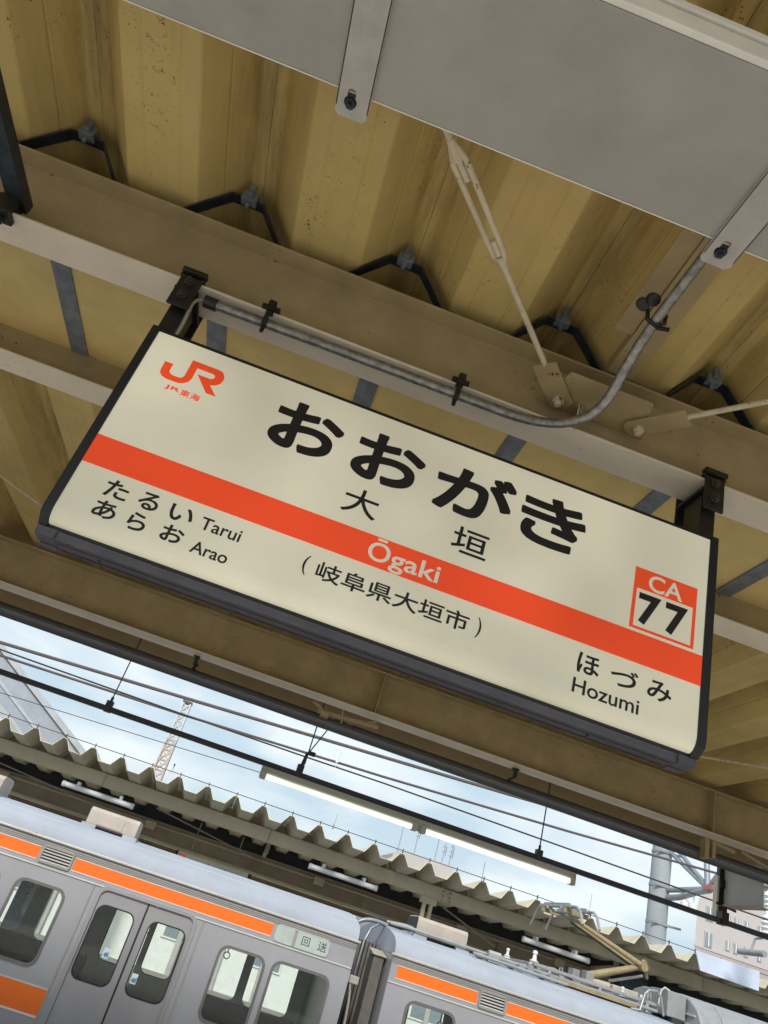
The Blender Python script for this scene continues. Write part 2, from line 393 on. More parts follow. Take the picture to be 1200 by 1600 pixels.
def run_of(line, ks, y0, y1, z_at, slope, yref):
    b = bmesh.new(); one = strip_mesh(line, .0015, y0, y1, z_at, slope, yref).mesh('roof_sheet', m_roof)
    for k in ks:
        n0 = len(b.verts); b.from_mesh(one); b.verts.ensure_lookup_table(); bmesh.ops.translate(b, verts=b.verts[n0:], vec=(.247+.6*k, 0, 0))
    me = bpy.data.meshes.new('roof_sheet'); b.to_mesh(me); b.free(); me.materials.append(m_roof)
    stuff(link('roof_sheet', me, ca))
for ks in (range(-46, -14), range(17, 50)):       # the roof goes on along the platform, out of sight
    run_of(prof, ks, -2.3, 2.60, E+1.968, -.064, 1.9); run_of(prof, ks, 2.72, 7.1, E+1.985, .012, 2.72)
# beams along the platform
B1, B2, B3 = 1.935, 2.715, 6.1
def flanged(yc, z0, z1, w_, bw):
    # web and upper flange in one mesh, lower flange as its own part in the lit cream
    part('roof_beam', MB().prism(ibeam(yc, z0+.0085, z1, w_, .009, .007)[2:-1] and [(yc-.0035,z0+.0092),(yc+.0035,z0+.0092),(yc+.0035,z1-.009),(yc+w_/2,z1-.009),(yc+w_/2,z1),(yc-w_/2,z1),(yc-w_/2,z1-.009),(yc-.0035,z1-.009)], 'x', X0, X1), m_cream_shaded, ca, .0015)
    return part('lower_flange', MB().box(X0, X1, yc-w_/2, yc+w_/2, z0, z0+.009), m_cream_lit, ca, .002)
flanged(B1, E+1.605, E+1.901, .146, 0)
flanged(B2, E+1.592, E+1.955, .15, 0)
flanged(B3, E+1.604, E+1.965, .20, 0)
# gutter pan between the two middle beams, one sheet per bay and a strap under every joint
for k in range(-14, 17):
    part('gutter_pan', MB().box(-.06+.6*k+.002, -.06+.6*(k+1)-.002, 2.0, 2.711, E+1.757, E+1.765), m_pan, ca)
SM = MB().box(-.037, .037, 2.0, 2.709, E+1.749, E+1.7565).mesh('gutter_strap', m_strap)
for k in range(-14, 17):
    o = link('gutter_strap', SM, ca, .0015); o.location.x = -.06+.6*k
part('gutter_side', MB().box(X0, X1, 2.597, 2.601, E+1.768, E+2.26), m_pan, ca)
part('gutter_side', MB().box(X0, X1, 2.712, 2.7155, E+1.96, E+2.26), m_pan, ca)
# zigzag seat of the roof sheets on the first beam (one per ridge)
zz = [(-.31,.0),(-.185,.0),(-.056,.170),(-.03,.172),(.03,.172),(.056,.170),(.185,0),(.29,0)]
def seat_frame(yc, z0):
    mb = MB(); P = thicken(zz, .007); n = len(zz)
    V = [(x, y, z+z0) for y in (yc-.02, yc+.02) for x, z in P]; N = 2*n
    F = [(i, (i+1) % N, N+(i+1) % N, N+i) for i in range(N)]
    for b in (0, N): F += [(b+i, b+i+1, b+N-2-i, b+N-1-i) for i in range(n-1)]
    mb.poly(V, F)
    return mb
ZM = seat_frame(1.90, E+1.902).mesh('seat_frame', m_steel_dark)
CM = MB().box(-.028, .028, 1.865, 1.900, E+2.06, E+2.10).box(-.012, .010, 1.852, 1.865, E+2.07, E+2.12).tube([(0,1.885,E+2.04),(0,1.885,E+2.12)], .009, 8).mesh('seat_clip', m_strap)
for k in range(-8, 10):
    o = link('seat_frame', ZM, ca, .001); o.location.x = -.075+.6*k+random.uniform(-.006,.006)
    q = link('seat_clip', CM, o, .002); q.location.x = o.location.x+random.uniform(-.008,.008); q.location.z = random.uniform(-.004,.006)
# rafter (lipped channel) on the right, running towards the near eave
sl = -.064
raf = part('rafter', MB().prism([(.712,E+1.907),(.812,E+1.907),(.812,E+1.960),(.806,E+1.960),(.806,E+1.913),(.718,E+1.913),(.718,E+1.960),(.712,E+1.960)], 'y', -2.3, 1.858, sl, 1.858), m_cream_shaded, ca, .002)
part('rafter_plate', MB().prism([(.645,E+1.915),(.7105,E+1.915),(.7105,E+1.935),(.704,E+1.935),(.704,E+1.922),(.645,E+1.922)], 'y', -2.3, 1.69, sl, 1.858), m_cream_shaded, raf, .0015)
for k in (-6, 5):
    r_ = part('rafter', MB().prism([(.712+k*.6,E+1.907),(.812+k*.6,E+1.907),(.812+k*.6,E+1.960),(.712+k*.6,E+1.960)], 'y', -2.3, 1.858, sl, 1.858), m_cream_shaded, ca, .002)
# gusset with the two brace rods and a turnbuckle
gz = E+1.728
part('gusset', MB().poly([(x,y,z) for z in (gz,gz+.009) for x,y in ((.555,1.752),(.846,1.752),(.905,1.93),(.50,1.93))], [(3,2,1,0),(4,5,6,7),(0,1,5,4),(1,2,6,5),(2,3,7,6),(3,0,4,7)]), m_cream_shaded, ca, .0015)
part('stiffener', MB().box(.648, .655, 1.868, 1.931, E+1.614, E+1.728), m_cream_shaded, ca, .001)
for (bx, by), d in (((.567,1.872), Vector((-.655,-.756,0))), ((.859,1.864), Vector((.640,-.768,0)))):
    b = Vector((bx, by, gz-.006)); d.normalize(); a = Vector((-d.y, d.x, 0))
    rod = part('brace_rod', MB().tube([b+d*.158, b+d*(2.6 if d.x > 0 else .60)], .0095, 10), m_rodp, ca, 0, True)
    pl = []
    for t, wd in ((-.045,.024),(-.03,.040),(.165,.040)): pl += [(t, wd)]
    o2 = [b+d*t+a*wd for t, wd in pl]+[b+d*t-a*wd for t, wd in pl[::-1]]
    n = len(o2)
    part('clevis_plate', MB().poly([p+Vector((0,0,dz)) for dz in (-.009, 0) for p in o2], [tuple(range(n))[::-1], tuple(range(n,2*n))]+[(i,(i+1)%n,n+(i+1)%n,n+i) for i in range(n)]), m_cream_shaded, rod, .0015)
    part('bolt', MB().disc(b+Vector((0,0,-.022)), (0,0,1), .019, .014).disc(b+Vector((0,0,-.034)), (0,0,1), .011, .013, 10), m_rodp, rod, .001)
    if d.x < 0:
        t0, t1 = .60, .90
        tb = MB()
        for s in (-1, 1):
            tb.tube([b+d*(t0-.035)+a*s*.005, b+d*(t0+.005)+a*s*.0165, b+d*(t1-.005)+a*s*.0185, b+d*(t1+.04)+a*s*.006], [.007,.0085,.009,.008], 10)
        tb.tube([b+d*(t0-.05), b+d*(t0-.005)], [.011,.0155], 12).tube([b+d*(t1+.0), b+d*(t1+.06)], [.0165,.011], 12)
        tb.tube([b+d*(t0-.02), b+d*(t0+.05)], .0095, 10).tube([b+d*(t1-.06), b+d*(t1+.03)], .0095, 10)
        part('turnbuckle', tb, m_rodp, rod, 0, True)
        part('rod_end', MB().tube([b+d*(t1+.03), b+d*2.7], .0095, 10), m_rodp, rod, 0, True)
for P in ([(-1.25,5.75,E+1.93),(-2.95,3.78,E+1.90)],[(2.95,5.35,E+1.905),(5.6,3.62,E+1.905)]):
    part('brace_rod', MB().tube(P, .010, 8), m_rodp, ca, 0, True)
# eave: stiffener, fascia plate, gutter pipe with hooks
for xs in (.855, 3.9, -2.6):
    part('stiffener', MB().box(xs-.004, xs+.004, 6.002, 6.096, E+1.6135, E+1.955), m_brown, ca)
part('fascia_plate', MB().box(X0, X1, 7.05, 7.056, E+1.66, E+2.15), m_brown, ca)
part('eave_gutter', MB().tube([(X0,6.33,E+1.484),(X1,6.33,E+1.484)], .055, 20), m_gutter, ca, 0, True)
part('gutter_highlight', MB().tube([(X0,6.279,E+1.478),(X1,6.279,E+1.478)], .0045, 8), m_strap, ca, 0, True)  # thin pale tube drawn as the highlight along the gutter pipe
hk = MB().box(-.012, .012, 6.13, 6.17, E+1.53, E+1.603).box(-.03,.02,6.12,6.18,E+1.588,E+1.6035).tube([(0,6.16,E+1.58),(.018,6.20,E+1.545),(-.01,6.24,E+1.53),(.01,6.30,E+1.525)], .010, 8).mesh('gutter_hook', m_black)
for x in (-3.4, -.665, 2.165, 4.9):
    o = link('gutter_hook', hk, ca); o.location.x = x
mt = MB().bar((.36,6.2,E+1.585),(.60,6.32,E+1.52),.022,.02).bar((.42,6.25,E+1.535),(.95,6.25,E+1.565),.05,.03).bar((.92,6.22,E+1.60),(.70,6.30,E+1.53),.018,.016).bar((.62,6.21,E+1.604),(.64,6.24,E+1.50),.012,.012).box(.45,.52,6.21,6.29,E+1.50,E+1.545)
part('beam_clamp', mt, m_brown, ca, .002)
mt = MB().bar((4.02,6.24,E+1.60),(4.25,6.24,E+1.57),.06,.03).bar((4.3,6.2,E+1.59),(4.75,6.3,E+1.53),.02,.02).box(3.96,4.0,6.2,6.28,E+1.44,E+1.60).box(4.03,4.06,6.2,6.28,E+1.46,E+1.60)
part('beam_clamp', mt, m_brown, ca, .002)
# cantilever arm past the eave at the right with its brown end post
arm = part('cantilever_arm', MB().box(4.655, 4.663, 6.392, 6.95, E+1.25, E+1.60), m_arm, ca)
part('arm_flange', MB().box(4.60, 4.72, 6.392, 6.96, E+1.238, E+1.249), m_armr, arm, .001)
part('arm_post', MB().box(4.61, 4.70, 6.955, 7.01, E+1.12, E+1.62).box(4.605,4.66,6.93,6.952,E+1.40,E+1.47), m_black, arm, .002)
part('arm_edge', MB().box(4.590, 4.608, 6.955, 7.02, E+1.12, E+1.50), m_cstripe, arm)
part('arm_clamp', MB().box(4.59, 4.66, 6.86, 6.952, E+1.08, E+1.19).bar((4.55,6.9,E+1.25),(4.75,6.9,E+1.23),.02,.02), m_black, arm, .002)

# strut clamped to the beam at the left edge
st = thing('steel_strut', 'dark blue grey steel strut clamped to the beam at the left', 'strut', (-1.30, 1.86, E+1.62))
part('channel', MB().prism([(-1.335,E+1.655),(-1.275,E+1.655),(-1.275,E+1.70),(-1.283,E+1.70),(-1.283,E+1.663),(-1.327,E+1.663),(-1.327,E+1.70),(-1.335,E+1.70)], 'y', -.4, 1.90), m_steel_dark, st, .002)
part('clamp', MB().box(-1.345,-1.288,1.835,1.90,E+1.585,E+1.654).disc((-1.315,1.87,E+1.56),(0,0,1),.014,.024), m_black, st, .003)

# ------------------------------------------------------------------ station name sign
S = E+0.5-.5   # text heights below were taken for an eye at 1.6 m
def sz(z): return z-1.6+E
sg = thing('station_sign', 'wide white station name sign with orange band and large black kana, hung from the beam', 'sign', (.217, 1.93, E+.66))
FY = 1.85
FX0, FX1 = -.696, 1.138
def gone(x0, x1, m, name, z0, z1, extra=0):
    # face panel: flat, then rolled under at the foot
    P = [(FY,z1),(FY,sz(2.335))]
    for k in range(1, 7):
        a = math.radians(90*k/6); P.append((FY+.034*(1-math.cos(a)), sz(2.335)-.046*math.sin(a)))
    P2 = [(y+.004, z) for y, z in P]
    mb = MB(); n = len(P); V = [(x,)+p for x in (x0,x1) for p in P+P2[::-1]]; N = 2*n
    F = [(i,(i+1)%N,N+(i+1)%N,N+i) for i in range(N)]
    for b in (0,N): F += [(b+i,b+i+1,b+N-2-i,b+N-1-i) for i in range(n-1)]
    return mb.poly(V,F)
fp = part('face_panel', gone(FX0, FX1, m_face, 'f', 0, E+1.372), m_face, sg, 0, True)
for p in fp.data.polygons: p.use_smooth = False
bk = part('rear_panel', MB().box(FX0, FX1, 2.006, 2.010, E+.71, E+1.372), m_face, sg)
part('casing', MB().box(FX0, FX1, 1.893, 2.0055, E+.692, E+1.372), m_frame, sg)
part('top_rail', MB().box(FX0, FX1, 1.852, 2.008, E+1.3725, E+1.385), m_frame, sg, .001)
part('band', MB().box(FX0, FX1, FY-.0012, FY-.0002, sz(2.478), sz(2.571)), m_band, sg)
cap = [(1.846,1.387),(1.846,.722),(1.850,.706),(1.882,.680),(1.978,.680),(2.010,.706),(2.014,.722),(2.014,1.387)]
for xa, xb in ((-.722,-.6965),(1.1385,1.166)):
    part('end_cap', MB().prism([(y,E+z) for y,z in cap], 'x', xa, xb), m_frame, sg, .002)
part('bottom_tray', MB().prism([(1.884,E+.679),(1.884,E+.676),(1.888,E+.672),(1.8895,E+.660),(1.892,E+.657),(1.968,E+.657),(1.974,E+.662),(1.974,E+.679)], 'x', -.690, 1.13), m_tray, sg, .0008)
part('tray_lip', MB().box(-.6955, 1.138, 1.8845, 1.892, E+.680, E+.689), m_ink, sg)
part('tray_seam', MB().box(-.66, 1.10, 1.912, 1.9135, E+.6555, E+.6565).box(-.66, 1.10, 1.953, 1.956, E+.655, E+.6565), m_ink, sg)
for xa in (-.719, 1.108):
    part('tray_end', MB().box(xa, xa+.052, 1.880, 1.935, E+.655, E+.679).box(xa+.004, xa+.05, 1.94, 1.97, E+.652, E+.668), m_tray, sg, .0015)
sc_ = MB()
for x, y in ((-.55,1.93),(-.548,1.944),(.86,1.925),(.862,1.94),(-.63,1.895),(.2,1.90)):
    sc_.disc((x,y,E+.6545),(0,0,1),.0028,.002,8)
stuff(part('tray_screw', sc_, m_black, sg))
kana = [('お',-.276,-.062,2.738,2.911),('お',-.017,.201,2.736,2.908),('が',.243,.494,2.733,2.907),('き',.517,.729,2.732,2.909)]
ty = FY
for ch, a, b, c, d in kana: text(sg, ch, m_ink, a, b, sz(c), sz(d), ty, heavy=.0066)
text(sg, '大', m_ink, .001, .106, sz(2.612), sz(2.699), ty, heavy=.0009)
text(sg, '垣', m_ink, .336, .446, sz(2.615), sz(2.699), ty, heavy=.0009)
text(sg, 'Ōgaki', m_inkwhite, .116, .329, sz(2.479), sz(2.567), ty-.0012, .012)
text(sg, '岐阜県大垣市', m_ink, .000, .443, sz(2.386), sz(2.441), ty, heavy=.0008)
text(sg, '(', m_ink, -.040, -.025, sz(2.384), sz(2.443), ty, -.004)
text(sg, ')', m_ink, .466, .480, sz(2.382), sz(2.443), ty, -.004)
for ch, a, b, c, d in (('た',-.605,-.542,2.404,2.458),('る',-.512,-.457,2.405,2.457),('い',-.425,-.359,2.405,2.452),('あ',-.607,-.546,2.340,2.391),('ら',-.512,-.463,2.338,2.390),('お',-.420,-.360,2.341,2.390),
        ('ほ',.767,.833,2.392,2.452),('づ',.868,.950,2.393,2.447),('み',.980,1.053,2.391,2.448)):
    text(sg, ch, m_ink, a, b, sz(c), sz(d), ty, heavy=.0012)
text(sg, 'Tarui', m_ink, -.335, -.222, sz(2.407), sz(2.445), ty, heavy=.0006)
text(sg, 'Arao', m_ink, -.332, -.231, sz(2.335), sz(2.371), ty, heavy=.0006)
text(sg, 'Hozumi', m_ink, .763, .961, sz(2.331), sz(2.374), ty, heavy=.0006)
box_o = [(.903,sz(2.581)),(1.107,sz(2.581)),(1.107,sz(2.782)),(.903,sz(2.782))]
box_i = [(.914,sz(2.589)),(1.097,sz(2.589)),(1.097,sz(2.713)),(.914,sz(2.713))]
plate('number_box', [box_o, box_i], FY-.0007, .0012, m_inkred, sg)
text(sg, 'CA', m_inkwhite, .949, 1.059, sz(2.717), sz(2.772), ty-.0012, .012)
text(sg, '7', m_ink, .924, .995, sz(2.601), sz(2.701), ty, .030)
text(sg, '7', m_ink, 1.011, 1.082, sz(2.601), sz(2.701), ty, .030)
JR = [(-.6356,2.8765),(-.6106,2.8765),(-.6106,2.8500),(-.6061,2.8420),(-.5960,2.8385),(-.5780,2.8385),(-.5690,2.8420),(-.5650,2.8510),(-.565,2.9150),(-.4833,2.9150),(-.4700,2.9120),(-.4600,2.9010),(-.4565,2.8860),(-.4600,2.8700),(-.4700,2.8590),(-.4860,2.8520),(-.4560,2.8210),(-.4860,2.8210),(-.5330,2.8730),(-.4920,2.8730),(-.4850,2.8780),(-.4830,2.8840),(-.4860,2.8900),(-.4930,2.8935),(-.5420,2.8935),(-.5420,2.8510),(-.5472,2.8356),(-.5577,2.8254),(-.5722,2.8195),(-.6080,2.8195),(-.6230,2.8235),(-.6330,2.8335),(-.6356,2.8465)]
plate('company_logo', [[(x,sz(z)) for x,z in JR]], FY-.0007, .0012, m_inkred, sg)
text(sg, 'JR', m_inkred, -.601, -.556, sz(2.785), sz(2.803), ty, heavy=.0007)
text(sg, '東', m_inkred, -.5525, -.5245, sz(2.7825), sz(2.8055), ty, heavy=.0005)
text(sg, '海', m_inkred, -.5215, -.4935, sz(2.7825), sz(2.8055), ty, heavy=.0005)
# hangers: hooked plates on both flange edges, bolts and a post each
for xh in (-.695, 1.142):
    hp = part('hanger_post', MB().box(xh-.026, xh+.026, 1.880, 1.985, E+1.384, E+1.56), m_black, sg, .003)
    fplate = MB().box(xh-.034, xh+.036, 1.850, 1.860, E+1.490, E+1.650).box(xh-.040, xh+.040, 1.850, 1.885, E+1.6155, E+1.628).box(xh-.040, xh+.042, 1.842, 1.868, E+1.630, E+1.648)
    part('front_clamp', fplate, m_black, hp, .003)
    part('rear_clamp', MB().box(xh-.040, xh+.040, 2.010, 2.020, E+1.475, E+1.650).box(xh-.040, xh+.040, 1.985, 2.020, E+1.6155, E+1.628), m_black, hp, .003)
    part('clamp_foot', MB().box(xh-.040, xh+.040, 1.861, 2.009, E+1.565, E+1.577), m_black, hp, .002)
    for z in (1.595, 1.535):
        part('bolt', MB().disc((xh,1.8495,E+z),(0,-1,0),.017,.006,12).disc((xh,1.844,E+z),(0,-1,0),.011,.010,6).disc((xh,1.8345,E+z),(0,-1,0),.006,.008,8), m_bolt, hp, .001)

# ------------------------------------------------------------------ conduit under the beam
co = thing('conduit', 'galvanised conduit pipe under the cream beam, bending up beside the rafter', 'pipe', (.1, 1.86, E+1.58))
def bez(P, n=14):
    o = []
    for i in range(n+1):
        t = i/n; o.append(tuple((1-t)**3*P[0][k]+3*(1-t)**2*t*P[1][k]+3*(1-t)*t*t*P[2][k]+t**3*P[3][k] for k in range(3)))
    return o
path = [(-.62,1.875,E+1.565),(-.25,1.870,E+1.569),(.20,1.868,E+1.571)]
path += bez([(.40,1.867,E+1.572),(.54,1.866,E+1.575),(.615,1.84,E+1.60),(.652,1.791,E+1.62)], 10)
path += bez([(.652,1.791,E+1.62),(.69,1.74,E+1.645),(.682,1.68,E+1.685),(.686,1.645,E+1.722)], 10)[1:]
path += [(.690,1.57,E+1.765),(.698,1.48,E+1.81),(.716,1.31,E+1.868),(.722,1.2,E+1.885),(.727,.9,E+1.900)]
part('pipe', MB().tube(path, .0165, 16), m_galv, co, 0, True)
part('end_bushing', MB().tube([(-.632,1.875,E+1.565),(-.59,1.875,E+1.565)], .0205, 16), m_black, co, 0, True)
cl = MB().box(-.012,.012,1.838,1.872,E+1.600,E+1.640).box(-.03,.03,1.846,1.875,E+1.612,E+1.624).tube([(0,1.868,E+1.545+.0),(0,1.846,E+1.552),(0,1.845,E+1.585),(0,1.852,E+1.605)], .009, 8).tube([(0,1.868,E+1.548),(0,1.866,E+1.525)],.007,8).disc((.0,1.845,E+1.625),(0,-1,0),.014,.01,6).mesh('clip', m_black)
for x in (-.428, .228):
    o = link('clip', cl, co, .001); o.location.x = x
part('clip', MB().tube([(.668,1.50,E+1.845),(.672,1.50,E+1.80),(.698,1.495,E+1.778),(.722,1.49,E+1.795),(.724,1.49,E+1.83)], .007, 8).tube([(.655,1.515,E+1.875),(.65,1.49,E+1.84)],.02,10).tube([(.665,1.475,E+1.86),(.668,1.46,E+1.84)],.02,10).bar((.70,1.495,E+1.772),(.735,1.48,E+1.766),.01,.01), m_black, co, .001)
part('cable', MB().tube(bez([(-.62,1.875,E+1.565),(-.69,1.872,E+1.57),(-.64,1.862,E+1.50),(-.655,1.868,E+1.375)], 12), .0055, 8), m_cable, co, 0, True)
part('drop_wire', MB().tube([(.640,1.862,E+1.606),(.640,1.866,E+1.72)], .0028, 6), m_rodp, co)

# ------------------------------------------------------------------ cable duct overhead
du = thing('cable_duct', 'wide grey cable duct overhead carried on slotted straps', 'duct', (.2, .88, E+1.62))
part('tray', MB().box(-4, 6, .70, 1.062, E+1.62, E+1.695), m_duct, du, .004)
part('lid', MB().box(-4, 6, .686, 1.070, E+1.697, E+1.722), m_duct_lip, du, .004)
part('lid_edge', MB().box(-4, 6, .6850, .6996, E+1.6202, E+1.676), m_duct_lip, du, .003)
part('tray_edge', MB().box(-4, 6, 1.0624, 1.0655, E+1.6195, E+1.696), m_duct_lip, du, .001)
for x in (-2.19, -1.24, -.297, .648, 1.60, 2.55, 3.5):
    w2 = .040
    outl = [(x+dx, y) for dx, y in ((-w2,.64),(-w2,1.112),(-w2+.010,1.122),(w2-.010,1.122),(w2,1.112),(w2,.64))]
    slot = [(x-.006+.0105*math.cos(a), 1.075+(.016 if math.sin(a) > 0 else -.016)+.0105*math.sin(a)) for a in [math.radians(22.5*k) for k in range(16)]]
    me = curve_mesh('strap', [outl, slot], .005, m_bracket)
    me.transform(Matrix.Rotation(math.radians(-90), 4, 'X')); me.transform(Matrix.Translation((0, 0, E+1.613)))
    # the rotation mirrors y; put it back along +Y
    if sum(v.co.y for v in me.vertices) < 0:
        me.transform(Matrix.Scale(-1, 4, (0,1,0))); me.flip_normals()
    o = link('strap', me, du, .0012)
    part('strap_flange', MB().box(x-w2-.0005, x-w2+.004, .64, 1.100, E+1.6105, E+1.6190), m_bracket, o, .001)
    part('strap_flange', MB().box(x+w2-.004, x+w2+.0005, .64, 1.100, E+1.6105, E+1.6190), m_bracket, o, .001)
    part('bolt', MB().disc((x-.006,1.082,E+1.6095),(0,0,-1),.0135,.006,6).disc((x-.006,1.082,E+1.62),(0,0,-1),.0062,.028,8).disc((x-.006,1.082,E+1.6125),(0,0,-1),.016,.002,12), m_steel_dark, o, .0006)
    part('hanger', MB().box(x-.02,x+.02,1.075,1.10,E+1.62,E+1.97), m_cream_shaded, o)

# ------------------------------------------------------------------ lamp rail under the eave
K_ = 6.9/6.42
ra = thing('lamp_rail', 'dark rail hung on thin rods beyond the eave with two lit fluorescent lamps', 'lamp', (1.6, 6.9, E+1.1))
RZ = E+1.1065
part('rail', MB().prism([(6.878,RZ-.02),(6.922,RZ-.02),(6.922,RZ+.024),(6.878,RZ+.024)], 'x', -8, 9.5), m_rail, ra, .003)
for x in (-4.2, -1.285, 2.784, 5.6, 8.4):
    rd = part('rod', MB().tube([(x,6.9,RZ+.09),(x,6.9,E+1.99)], .006, 6), m_wire, ra)
    part('rod_grip', MB().box(x-.03,x+.03,6.872,6.928,RZ-.026,RZ+.07).tube([(x,6.9,RZ+.065),(x,6.9,RZ+.11)],.013,8), m_rail, rd, .003)
rd = part('rod', MB().tube([(.505,6.9,RZ+.10),(.505,6.9,RZ+.23),(.50,6.9,E+1.99)], .006, 6).tube([(.505,6.9,RZ+.20),(.66,6.9,E+1.70)], .006, 6), m_wire, ra)
part('rod_grip', MB().box(.45,.51,6.872,6.928,RZ-.026,RZ+.09).tube([(.485,6.9,RZ+.085),(.50,6.9,RZ+.21)],.016,8).box(.50,.57,6.88,6.92,RZ+.19,RZ+.225), m_rail, rd, .003)
LX0, LX1 = .185, 3.115
for a, b in ((LX0, (LX0+LX1)/2-.05), ((LX0+LX1)/2+.03, LX1)):
    lm = part('lamp_body', MB().prism([(6.852,RZ-.024),(6.948,RZ-.024),(6.948,RZ-.060),(6.935,RZ-.100),(6.905,RZ-.118),(6.878,RZ-.118),(6.850,RZ-.070)], 'x', a-.03 if a == LX0 else a-.05, b+.03), m_lampbody, ra, .004)
    part('tube', MB().tube([(a+.03,6.862,RZ-.104),(b-.02,6.862,RZ-.104)], .021, 14), m_tube, lm, 0, True)
    part('socket', MB().box(a-.025,a+.028,6.835,6.905,RZ-.130,RZ-.060), m_lampbody, lm, .006)
    part('socket', MB().box(b-.025,b+.025,6.835,6.905,RZ-.130,RZ-.060), m_lampbody, lm, .006)

# ------------------------------------------------------------------ overhead wires
def wire(name, pts, r, m, label, group='overhead wires of the near track', n=6):
    o = part(name, MB().tube(pts, r, n), m, None, 0, True); tag(o, label, 'wire', group); return o
def sag(p0, p1, s, n=16):
    return [tuple(p0[k]+(p1[k]-p0[k])*i/n - (s*4*(i/n)*(1-i/n) if k == 2 else 0) for k in range(3)) for i in range(n+1)]
WY = 8.75; q = WY/8
wire('feeder_wire', [(-9*q,WY,E+1.27*q),(-2.77*q,WY,E+1.553*q),(-.74*q,WY,E+1.640*q),(1.37*q,WY,E+1.737*q),(2.73*q,WY,E+1.80*q),(9*q,WY,E+2.12*q)], .019, m_feeder, 'thick grey overhead wire just under the eave gutter, highest of the three')
wire('messenger_wire', [(-9*q,WY+.1,E+1.40*q),(-2.72*q,WY+.1,E+1.449*q),(-.76*q,WY+.1,E+1.488*q),(.22*q,WY+.1,E+1.522*q),(1.42*q,WY+.1,E+1.562*q),(3.6*q,WY+.1,E+1.663*q),(5.3*q,WY+.1,E+1.76*q),(9*q,WY+.1,E+2.0*q)], .014, m_feeder, 'middle overhead wire crossing the thin lower wire at the left')
wire('contact_wire', [(-9*q,WY,E+1.53*q),(-2.72*q,WY,E+1.487*q),(-.67*q,WY,E+1.474*q),(.52*q,WY,E+1.476*q),(1.44*q,WY,E+1.484*q),(3.63*q,WY,E+1.470*q),(5.3*q,WY,E+1.456*q),(9*q,WY,E+1.44*q)], .009, m_wire, 'thin lower overhead wire running level above the lamp rail')
tag(part('wire_dropper', MB().tube([(.985,WY,E+1.615),(1.01,WY,E+1.80)],.004,6).lathe((.985,WY,E+1.61),[(.008,0),(.022,.02),(.008,.04),(.020,.06),(.006,.085)],8), m_ins), 'short dropper with tiny insulator between the overhead wires', 'dropper')
wire('guy_wire', sag((-10,13.2,E+1.62),(.75,13.2,E+1.972),0), .006, m_wire, 'very thin wire sloping across the sky at the left', None)

